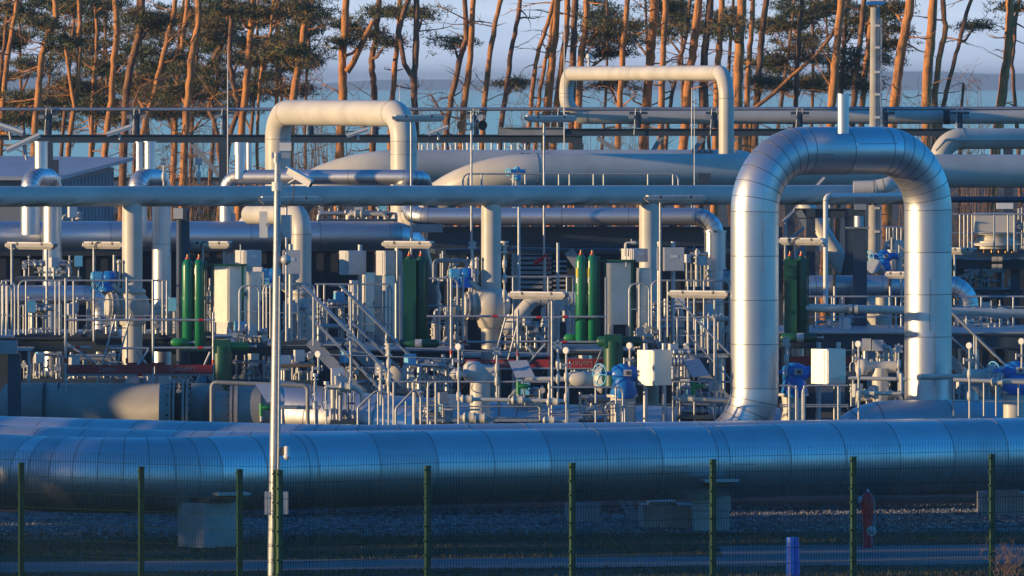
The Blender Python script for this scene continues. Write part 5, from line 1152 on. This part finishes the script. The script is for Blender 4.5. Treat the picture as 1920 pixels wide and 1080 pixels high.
# ================================================================ GAUGE STEMS
def gauge(label, px, yt, yb, Y, kind='gauge', bulbs=(.35, .62), m='beige', faces=1):
    p0, p1 = W(px, yb, Y), W(px, yt, Y); r = T('pressure_gauge' if kind == 'gauge' else 'sampling_valve', label, 'gauge' if kind == 'gauge' else 'instrument valve', p0)
    q = MB().cyl(p0, p1-Vector((0, 0, .05)), .022, 10)
    for t in bulbs:
        z = p1.z+(p0.z-p1.z)*t; q.rev((p0.x, p0.y, z), Z1, [(-.10, .022), (-.07, .045), (0, .05), (.07, .045), (.10, .022)], 10)
    q.build('stem', m, r)
    if kind == 'gauge':
        d = Vector((-.55, -1, 0)).normalized(); MB().cyl(p1-d*.02, p1+d*.03, .065, 18).build('gauge_case', 'boxgrey', r)
        MB().cyl(p1+d*.03, p1+d*.035, .055, 18).build('dial', 'white', r)
        z = p1.z-.28; MB().box((p0.x-.03, p0.y, z), (.10, .07, .05)).cyl((p0.x-.11, p0.y, z-.08), (p0.x-.11, p0.y, z+.04), .022, 8).cyl((p0.x+.07, p0.y, z-.04), (p0.x+.07, p0.y, z+.06), .018, 8).build('block_valve', 'galv', r)
    elif kind == 'cluster':
        q = MB()
        for dx, dz in ((-.06, .05), (.06, .05), (0, .08), (-.07, -.04), (.06, -.05)): q.cyl((p1.x+dx, p1.y-.06, p1.z+dz), (p1.x+dx, p1.y+.03, p1.z+dz), .028, 8)
        q.box((p1.x, p1.y, p1.z), (.12, .06, .15)); q.build('manifold', 'galv', r)
    elif kind == 'flange':
        MB().cyl(p1-Vector((0, 0, .16)), p1+Vector((0, 0, .09)), .035, 10).cyl(p1-Vector((0, 0, .02)), p1+Vector((0, 0, .01)), .085, 14).cyl(p1+Vector((0, 0, .05)), p1+Vector((0, 0, .09)), .085, 14).cyl(p1-Vector((0, 0, .16)), p1-Vector((0, 0, .13)), .07, 14).build('flange_pair', 'beige', r)
    return r
gauge('tall pressure gauge stem in front of the middle railing right of the blue shade panel', 1062, 657, 800, 166)
gauge('pressure gauge on a tall stem in front of the large black handwheel', 860, 650, 800, 166.4)
gauge('pressure gauge on top of the blue actuator left of the big stainless box', 1181, 648, 690, 168.5, bulbs=())
gauge('valve stem with a knob cluster left of the dark sloped shade panel', 932, 658, 750, 167.5, 'cluster')
gauge('valve stem with a knob cluster close left of the tall gauge stem', 1046, 647, 748, 167.8, 'cluster')
gauge('valve stem with stacked flanges at the left end of the front railing', 729, 652, 800, 166.5, 'flange', (.2, .42))
gauge('pressure gauge stem between the legs of the great loop', 1610, 645, 800, 167)
gauge('valve stem with a knob cluster touching the right loop leg', 1685, 654, 735, 167.2, 'cluster')
gauge('pressure gauge stem just right of the great loop', 1818, 648, 800, 167)
gauge('valve stem with a knob cluster right behind the left loop leg', 1474, 641, 705, 168.3, 'cluster', (.5,))
gauge('pressure gauge above the blue actuator at the right edge', 1916, 640, 690, 168.5, bulbs=())
gauge('small pressure gauge on a stem beside the mast, above the twin drain pots', 597, 664, 700, 168, bulbs=())
gauge('short stem with flanges behind the arched stair rail', 714, 697, 760, 168, 'flange', (.5,))
gauge('tiny valve stem in front of the stairs right of the mast', 657, 632, 660, 170, 'cluster', ())
gauge('small stem with lever above the dark blade panel of the far shed', 886, 460, 520, 178.5, 'cluster', (.6,))
gauge('slender stem with valves close right of the middle riser', 946, 460, 600, 178, 'flange', (.25, .45, .65))
gauge('fine stem with a valve cluster left above the great loop shed', 373, 303, 345, 187, 'cluster', (.6,))
gauge('fine stem with a valve cluster in front of the left double-stub dome', 307, 303, 350, 185, 'cluster', (.6,))
def pots():
    Y = 167.5; r = T('drain_pots', 'pair of small drain pots hanging on a cream pipe bend right of the mast', 'instrument', W(603, 790, Y))
    for px, y0 in ((591, 700), (612, 715)):
        q = MB()
        for (t0, t1, rd) in ((0, 6, .055), (10, 13, .07), (16, 36, .03), (38, 41, .06), (52, 66, .05), (66, 80, .018)):
            q.cyl(W(px, y0+t0, Y), W(px, y0+t1, Y), rd, 12)
        q.cyl(W(px, y0, Y), W(px, 800, Y), .016, 8); q.build('pot', 'boxgrey', r)
        MB().tube([p[0] for p in fillet([W(px-6, y0+10, Y-.05), W(px-9, y0+40, Y-.05), W(px-4, y0+55, Y-.05)], .06, 4)], .009, 5).build('hose', 'black', r)
pots()

# ================================================================ FRONT ROW PIPEWORK
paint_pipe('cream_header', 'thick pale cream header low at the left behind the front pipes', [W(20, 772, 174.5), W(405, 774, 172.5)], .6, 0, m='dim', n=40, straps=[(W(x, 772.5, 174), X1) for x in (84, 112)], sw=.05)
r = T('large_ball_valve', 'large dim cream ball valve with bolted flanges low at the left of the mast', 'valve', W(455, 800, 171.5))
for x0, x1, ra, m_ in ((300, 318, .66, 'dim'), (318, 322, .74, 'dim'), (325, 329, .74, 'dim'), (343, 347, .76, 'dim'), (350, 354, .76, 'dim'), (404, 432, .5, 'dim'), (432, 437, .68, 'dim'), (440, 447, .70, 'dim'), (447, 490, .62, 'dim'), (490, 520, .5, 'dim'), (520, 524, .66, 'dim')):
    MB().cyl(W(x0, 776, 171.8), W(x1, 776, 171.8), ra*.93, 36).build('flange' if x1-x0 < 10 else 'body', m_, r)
for cx in (323, 348, 438):
    q = MB()
    for k in range(18): o_ = Vector((0, math.cos(k*.349), math.sin(k*.349)))*.60; q.cyl(W(cx-10, 776, 171.8)+o_, W(cx+10, 776, 171.8)+o_, .025, 6)
    q.ring(W(cx, 776, 171.8), X1, .60, .02, 36)
    q.build('stud_bolts', 'darkmetal', r)
clad_pipe('silver_header', 'silver header low behind the front railing in the middle', [W(520, 770, 172), W(700, 797, 171), W(1000, 815, 170.6), W(1460, 822, 171)], .62, [2, 3], 1.5, 5, 51, n=40)
def small_pipe(label, pts, Y, r0=.045, bend=.1, beads=(), m='beige', name='small_pipe'):
    r = T(name, label, 'pipe', W(*pts[0], Y)); P = [W(*p, Y) for p in pts]
    MB().tube([p[0] for p in fillet(P, bend, 6)], r0, 12).build('pipe_run', m, r)
    for (x, y, k) in beads:
        c = W(x, y, Y); q = MB().rev(c, X1, [(-.13, r0), (-.10, r0*2.2), (-.07, r0*2.2), (-.06, r0*1.5), (0, r0*2.3), (.06, r0*1.5), (.07, r0*2.2), (.10, r0*2.2), (.13, r0)], 14)
        q.build('inline_valve', m, r)
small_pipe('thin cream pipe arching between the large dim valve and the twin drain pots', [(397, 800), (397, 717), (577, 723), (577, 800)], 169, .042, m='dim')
small_pipe('cream flanged bend right of the twin drain pots above the silver header', [(610, 726), (662, 726), (680, 738), (680, 760)], 169.3, .05, .1, ((648, 727, 0),))
small_pipe('cream pipe with an inline valve running from the handwheel valve gauge to the tall gauge', [(860, 748), (1060, 752)], 166.3, .038, .05, ((876, 748, 0), (1037, 753, 0), (971, 750, 0)))
small_pipe('low cream pipe stub with valve at the foot of the tall gauge stem', [(1062, 790), (1018, 788)], 166.1, .035, .05, ((1030, 788, 0),))
small_pipe('low knobbly cream valve at the foot of the handwheel valve gauge', [(862, 783), (915, 784)], 166.3, .05, .05, ((880, 783, 0), (900, 784, 0)))
small_pipe('cream pipe with valve joining the gauge and the knob stem between the loop legs', [(1610, 737), (1690, 738), (1690, 700)], 167.1, .04, .04, ((1630, 737, 0),))
small_pipe('upper cream double rail pipe between the loop legs', [(1590, 709), (1700, 711)], 167.6, .04)
small_pipe('cream pipe from the right loop leg toward the right edge', [(1788, 712), (1990, 720)], 167.2, .04, .05, ((1870, 716, 0),))
small_pipe('thin cream pipe at knee height between left loop leg and big box', [(1262, 747), (1370, 750)], 168.3, .045, .05, ((1290, 747, 0),))
small_pipe('pair of thin tubes bending up behind the front railing left', [(818, 800), (818, 768), (900, 768)], 168.3, .02, .06)
small_pipe('twin thin impulse tubes sloping to the blue actuator from the left', [(990, 772), (1190, 755)], 166.9, .011, .02, m='galv')
small_pipe('second thin impulse tube below the twin tubes near the blue actuator', [(1000, 778), (1190, 762)], 166.9, .011, .02, m='galv')
small_pipe('sunlit horizontal thin bar of hoses between mast and drain pots', [(523, 686), (590, 686)], 172, .035, .05, m='brass')
small_pipe('thin horizontal steel wire tube crossing the stairs at mid height', [(560, 663), (860, 673)], 171, .011, .05, m='galv')
small_pipe('long thin steel tube running from the stairs to the gauges', [(760, 652), (1030, 664)], 170.8, .011, .05, m='galv')
small_pipe('curved black hose loop on the front railing beneath the blue actuator', [(1135, 800), (1135, 752), (1172, 752), (1172, 800)], 167.5, .022, .2, m='galv')
def shade(label, quad, Y, post, green=None):
    r = T('sun_shade', label, 'sun shade', W(*post, Y)); a, b, c, d = [W(*p, Y+dy) for p, dy in zip(quad, (.25, .25, -.25, -.25))]
    MB().poly([a, b, c, d], .012, (b-a).cross(d-a)).build('hood', 'roof', r)
    MB().poly([a, d, d+Vector((0, .5, -.02))], .01, (-1, 0, 0)).build('side_cheek', 'darkmetal', r)
    MB().cyl(W(*post, Y+.2), (a+c)/2, .02, 8).build('post', 'galv', r)
    if green:
        gx, gy = green; g = T('green_valve', 'small green valve under the '+label.split(' with ')[0], 'valve', W(gx, gy+14, Y-.1))
        MB().cyl(W(gx, gy+12, Y-.1), W(gx, gy-12, Y-.1), .045, 12).rev(W(gx-2, gy-4, Y-.1), X1, [(0, .03), (.04, .05), (.2, .045), (.25, .02)], 12).build('body', 'lime', g)
        MB().tube([p[0] for p in fillet([W(gx+14, gy, Y-.15), W(gx+24, gy+8, Y-.15), W(gx+26, gy+28, Y-.15)], .08, 4)], .011, 6).build('hose', 'black', g)
        MB().cyl(W(gx, gy+12, Y-.1), W(gx, gy+22, Y-.1), .03, 10).build('stub', 'beige', g)
shade('blue lit sloped hood panel left of the tall gauge stem', [(953, 677), (988, 675), (1003, 706), (967, 708)], 167.2, (985, 760), (972, 728))
shade('blue lit sloped hood panel left of the left loop leg', [(1280, 673), (1311, 672), (1331, 703), (1298, 707)], 168.2, (1318, 760), (1300, 728))
shade('larger blue hood panel directly behind the mast low down', [(478, 720), (518, 721), (535, 752), (500, 754)], 167.8, (525, 800), (490, 768))
r = T('corner_column', 'dark steel column with a brown plate head at the lower left edge', 'steel column', G(27, 173))
MB().box((X_(27, 173), 173, Z_(664, 173)/2), (.26, .26, Z_(664, 173))).build('column', 'steel', r); MB().box(W(12, 651, 172.9), (.45, .3, .26)).build('head_plate', 'steel2', r)
r = T('tall_dark_post', 'tall dark steel post with a pale bracket head left of the green cylinders', 'steel column', G(343, 176.5))
MB().box((X_(344, 176.5), 176.5, Z_(390, 176.5)/2), (.25, .25, Z_(390, 176.5))).build('column', 'steel', r)
MB().box((X_(333, 176.3), 176.3, Z_(412, 176.3)/2), (.05, .1, Z_(412, 176.3))).build('cable_tray', 'steel2', r); MB().box(W(334, 400, 176.2), (.2, .2, .22)).build('bracket_head', 'beige', r)
for lab, px, y0, y1, Y in (('thin post left of the second metal stack column', 176, 470, 640, 180), ('slim pale post beside the first ball valve', 214, 478, 560, 178.6),
                      ('slim brown-looking post at the left end of the silver mid pipe', 88, 468, 628, 179), ('thin tall post in front of the bridge frame left of centre', 973, 388, 560, 176.5),
                      ('tall pole with a lamp rod behind the hoop railing right of centre', 1046, 455, 640, 177.2)):
    tag(MB().cyl(W(px, y1, Y), W(px, y0, Y), .03, 10).build('thin_post', 'galv', org=W(px, y1, Y)), lab, 'post')
# fire monitor behind the scaffold
Y = 183; r = T('fire_monitor', 'small red fire monitor on a pipe in the shade behind the middle scaffold', 'fire monitor', W(1021, 535, Y))
MB().cyl(W(1021, 640, Y), W(1021, 482, Y), .035, 10).build('standpipe', 'dull', r); MB().cyl(W(1001, 494, Y), W(1014, 486, Y), .06, 12).cyl(W(1012, 488, Y), W(1024, 478, Y), .04, 10).build('nozzle', 'red', r)
MB().tube([p[0] for p in fillet([W(1024, 478, Y), W(1032, 495, Y), W(1026, 510, Y)], .1, 5)], .015, 6).build('lever', 'red', r)

# ================================================================ FAR RIGHT VALVE STATION
def station():
    Y = 188; r = T('valve_station', 'large cream valve block with studded flange on a dark steel frame at the right edge', 'valve station', G(1860, Y))
    MB().box(W(1863, 418, Y), (.85, .7, .44)).build('valve_block', 'beige', r)
    MB().rev(W(1866, 460, Y), Z1, [(0, .62), (.06, .62), (.065, .42), (.24, .40), (.25, .54), (.30, .54)], 30).build('flange', 'beige', r)
    MB().cyl(W(1866, 466, Y), W(1866, 452, Y), .5, 30).build('bonnet', 'beige', r)
    for px in (1831, 1845, 1860, 1873, 1886, 1898): MB().cyl(W(px, 474, Y-.3), W(px, 455, Y-.3), .028, 8).cyl(W(px, 459, Y-.3), W(px, 453, Y-.3), .045, 8).build('stud', 'brass', r)
    MB().box(W(1884, 386, Y-.2), (.36, .2, .13)).build('work_light', 'white', r)
    for y_, m_ in ((476, 'steel2'), (496, 'steel')): MB().ibeam(W(1700, y_, Y), W(1990, y_, Y), .2, .2).build('beam', m_, r)
    for px in (1710, 1800, 1905): MB().box((X_(px, Y), Y+.3, Z_(486, Y)/2), (.2, .2, Z_(486, Y))).build('column', 'steel', r)
    for px, py in ((1862, 486), (1872, 486), (1862, 500), (1872, 500)): MB().cyl(W(px-2, py, Y-.3), W(px+7, py, Y-.3), .06, 12).build('bolt_cap', 'beige', r)
    MB().beam(W(1795, 520, Y-.2), W(1835, 508, Y-.2), .2, .06).build('cross_plate', 'steel2', r)
station()
railing('fine grid railing on the far right valve station', 186.5, 402, [(1786, 1990, 0, 0)], (1800, 1808, 1815, 1823, 1864, 1890, 1902), (.5,), 472)
railing('distant railing with verticals between dark column and right loop leg', 189, 426, [(1655, 1700, 0, 1)], (1663, 1668, 1675, 1682, 1690), (.5,), 480)
for lab, px, py, Y, s in (('grey cylindrical filter pot right of the dark column', 1672, 485, 184.5, 1.), ('pale slim pot close to the right loop leg', 1686, 500, 184.2, .8)):
    r = T('filter_pot', lab, 'filter', W(px, py+22, Y)); MB().cyl(W(px, py+20, Y), W(px, py-16, Y), .085*s, 16).cyl(W(px, py-14, Y), W(px, py-17, Y), .1*s, 16).build('pot', 'boxgrey', r)
    MB().cyl(W(px, py-16, Y), W(px, py-40, Y), .02, 8).build('stem', 'beige', r)
r = T('slanted_drum', 'grey slanted cylinder end left of the filter pots', 'drum', W(1650, 520, 184)); MB().cyl(W(1638, 499, 183.6), W(1662, 522, 184.4), .16, 24).build('drum', 'dull', r)
# ================================================================ SMALL PIPEWORK IN THE MIDDLE BAND
def skid(label, x0, x1, y0, y1, Y, seed, nv=6, nh=4, nd=1, mats=('galv', 'beige', 'steel2', 'dull')):
    """a frame of small tubes, valves and a base plate that fills a bay of the plant"""
    q = random.Random(seed); r = T('pipe_skid', label, 'pipe skid', W((x0+x1)/2, y1, Y), 'small pipe skids in the bays of the plant')
    wy = lambda: Y+q.uniform(-.5, .5)
    MB().box(W((x0+x1)/2, y1, Y), ((x1-x0)*Y/F, 1.1, .08)).build('base_frame', 'steel', r)
    for i in range(nv):
        px = q.uniform(x0, x1); yy = wy(); a = q.uniform(y0, (y0+y1)/2); b = y1; rr6 = q.choice((.014, .02, .028, .04))
        mb = MB().cyl(W(px, b, yy), W(px, a, yy), rr6, 9)
        if q.random() < .6:
            t = q.uniform(a, (a+b)/2); c = W(px, t, yy); mb.rev(c, Z1, [(-.09, rr6), (-.07, rr6*2.2), (-.05, rr6*2.2), (-.04, rr6*1.4), (.04, rr6*1.4), (.05, rr6*2.2), (.07, rr6*2.2), (.09, rr6)], 10)
            if q.random() < .5: mb.cyl(c, c+Vector((0, -.16, 0)), .012, 6).cyl(c+Vector((0, -.16, -.0)), c+Vector((0, -.175, 0)), .06, 12)
        mb.build('upright_tube', q.choice(mats), r)
    for i in range(nh):
        py = q.uniform(y0+(y1-y0)*.15, y1-2); yy = wy(); a = q.uniform(x0, x0+(x1-x0)*.4); b = q.uniform(x0+(x1-x0)*.6, x1); rr6 = q.choice((.014, .022, .035, .05))
        dn = q.random() < .7; P = [W(a, py, yy), W(b, py, yy)]
        if dn: P = [W(a, y1, yy)]+P
        if q.random() < .5: P = P+[W(b, y1, yy)]
        mb = MB().tube([p[0] for p in fillet(P, .09, 5)], rr6, 9)
        for k in range(q.randint(0, 2)):
            c = W(q.uniform(a, b), py, yy); mb.rev(c, X1, [(-.10, rr6), (-.08, rr6*2.1), (-.06, rr6*2.1), (-.03, rr6*1.5), (.03, rr6*1.5), (.06, rr6*2.1), (.08, rr6*2.1), (.10, rr6)], 10)
        mb.build('cross_tube', q.choice(mats), r)
    for i in range(nd):
        w_ = q.uniform(.12, .24); c = W(q.uniform(x0, x1), q.uniform(y0+4, (y0+y1)/2), wy()-.2)
        b_ = MB().box(c, (w_, .14, w_*q.uniform(1, 1.4)), q.uniform(-.2, .7)).build('instrument_box', q.choice(('boxgrey', 'white', 'boxgrey', 'lblue')), r)
        MB().cyl(c+Vector((0, .05, 0)), Vector((c.x, c.y+.05, Z_(y1, Y))), .018, 7).build('box_stand', 'galv', r)
SK = [
 ('small pipe skid on the platform at far left between the railings', 30, 118, 560, 628, 179, 6, 4),
 ('small tubes and valves behind the left end of the scaffold', 128, 222, 545, 628, 180.5, 6, 4),
 ('tubes and small valves right of the first ball valve', 268, 336, 560, 628, 179, 6, 5),
 ('small pipes under the platform behind the left red toe board', 130, 235, 655, 712, 176, 7, 5),
 ('small pipes under the platform at the left edge of the scaffold', 45, 122, 655, 712, 177, 6, 5),
 ('small pipes in the dark bay left of the green drum pedestal', 290, 398, 700, 735, 175, 6, 4),
 ('valve tubes in the bay right of the green drum pedestal', 425, 505, 660, 715, 174.5, 8, 6),
 ('tubes and boxes directly right of the mast behind the hoop rail', 524, 590, 560, 640, 176, 7, 5),
 ('tangle of tubes between the mast and the drain pots', 528, 590, 660, 715, 173.5, 7, 5),
 ('small tubes behind the upper half of the left stairs', 596, 672, 550, 645, 177.5, 7, 6),
 ('small tubes under the second flight of stairs', 640, 730, 660, 740, 174, 8, 6),
 ('small valves below the dark green drum with a white label', 745, 850, 662, 735, 173.2, 8, 6),
 ('tubes between the shaded cylinders and the middle ball valve', 806, 880, 555, 650, 181, 8, 6),
 ('tubes and valves right of the middle ball valve', 948, 1030, 575, 655, 180.5, 9, 7),
 ('low tubes behind the front railing left of the handwheel valve', 775, 850, 735, 790, 170, 8, 5),
 ('low tubes behind the sloped hood panel left of the tall gauge', 925, 1040, 715, 790, 170.5, 9, 6),
 ('low tubes around the foot of the blue actuator mid photo', 1085, 1190, 735, 790, 169.8, 9, 6),
 ('tubes under the platform below the bright green cylinders', 1070, 1190, 665, 700, 175, 7, 5),
 ('tubes and boxes on the platform right of the centre cabinets', 1220, 1300, 560, 650, 178.5, 9, 7),
 ('tubes just left of the left loop leg behind a lamp', 1300, 1368, 575, 660, 178, 8, 6),
 ('low tubes in front of the left loop leg foot', 1270, 1362, 715, 780, 170, 8, 5),
 ('tubes between the loop legs at platform height', 1515, 1600, 595, 650, 180, 8, 6),
 ('tubes behind the second big stainless box', 1585, 1690, 640, 700, 174, 9, 6),
 ('low tubes behind the railing between the loop legs', 1590, 1690, 720, 765, 171.5, 7, 4),
 ('dark tubes between loop leg and far right station', 1660, 1696, 430, 520, 186, 6, 4),
 ('tubes on the platform at the right edge behind the cream pipe', 1790, 1915, 560, 622, 181, 9, 6),
 ('low tubes at the right edge around the gauge stem', 1790, 1915, 690, 765, 171, 9, 6),
 ('small tubes under the bridge frame left of the riser', 812, 895, 470, 530, 183, 6, 3),
 ('small bright tubes under the bridge frame right of the third riser', 1285, 1330, 465, 540, 183, 7, 3),
 ('small valves on top of the far right valve station', 1905, 1960, 385, 470, 187, 6, 4),
 ('thin tubes above the cross pipe at far left by the domed loop', 100, 150, 392, 415, 189, 4, 2),
 ('open steelwork tubes under the cross pipe right of the mast', 596, 745, 390, 414, 192, 12, 4),
 ('tubes behind the cabinet pair left of the shaded cylinders', 610, 700, 525, 600, 182, 8, 6),
 ('tubes between left green cylinders and their steel cabinet', 384, 404, 520, 625, 176.5, 5, 4),
 ('small valves below the hoop railing left of the mast', 440, 500, 610, 645, 174.2, 6, 5),
 ('tubes right behind the bright green cylinders', 1040, 1078, 545, 640, 178, 6, 5),
 ('tubes below the narrow brownish cabinet right of centre', 1190, 1235, 600, 655, 175, 6, 5),
 ('upper tubes behind the first row of lamps at far left', 30, 150, 470, 522, 183, 6, 4),
 ('upper tubes behind the lamp with black cable left of the mast', 440, 520, 505, 560, 180, 6, 4),
 ('small tubes in front of the dark shed right of the bridge brace', 880, 900, 475, 560, 182, 5, 4),
 ('tubes and small boxes on the far platform right of the big loop', 1800, 1915, 500, 545, 189, 8, 5),
 ('low tubes in the bay between drain pots and arched handrail', 620, 668, 700, 790, 170, 6, 5),
 ('low tubes directly behind the big stainless box left of the loop', 1262, 1290, 640, 710, 172, 5, 4),
 ('tubes beneath the left platform edge behind the ladder', 240, 300, 706, 722, 176, 5, 2),
 ('low dark tubes behind the left dim header', 45, 300, 700, 722, 177, 9, 5),
]
for i, (lab, x0, x1, y0, y1, Y, nv, nh) in enumerate(SK): skid(lab, x0, x1, y0, y1, Y, 300+i, nv, nh, 1+i % 3)
def grating(label, x0, x1, py, Y, d_, hpx=5):
    r = T('grating_edge', label, 'grating', W((x0+x1)/2, py, Y)); a, b = W(x0, py, Y), W(x1, py, Y); q = MB()
    q.beam(a, b, .02, hpx*Y/F).beam(a+Vector((0, d_, 0)), b+Vector((0, d_, 0)), .02, hpx*Y/F)
    n_ = int((b-a).length/.12)
    for i in range(n_): p = a.lerp(b, (i+.5)/n_); q.box((p.x, p.y+d_/2, p.z), (.012, d_, .03))
    q.build('grating', 'galv', r)
    for t in (.08, .92): p = a.lerp(b, t); MB().cyl((p.x, p.y+.1, 0), (p.x, p.y+.1, p.z), .03, 8).build('leg', 'galv', r)
grating('low walkway grating in front of the drain pots beside the mast', 523, 600, 765, 169.5, .8)
grating('low walkway grating behind the front railing in the middle', 790, 1010, 788, 167.8, .9)
grating('narrow grating step below the platform at the left edge', -20, 60, 655, 174.4, .8)
grating('grating of the small landing left of the great loop', 1262, 1366, 668, 173.5, .9)
#HAZE
mb = MB(); mb.box((0, 7000, 12), (26000, 17900, 26)); hz = mb.build('haze', 'black'); hz['kind'] = 'stuff'
hm = bpy.data.materials.new('air_haze'); hm.use_nodes = True; t = hm.node_tree; t.nodes.clear()
ou = t.nodes.new('ShaderNodeOutputMaterial'); pv = t.nodes.new('ShaderNodeVolumePrincipled'); pv.inputs['Density'].default_value = .00014
pv.inputs['Color'].default_value = (.62, .82, 1.0, 1); pv.inputs['Anisotropy'].default_value = .3
t.links.new(pv.outputs[0], ou.inputs['Volume']); hz.data.materials.clear(); hz.data.materials.append(hm)
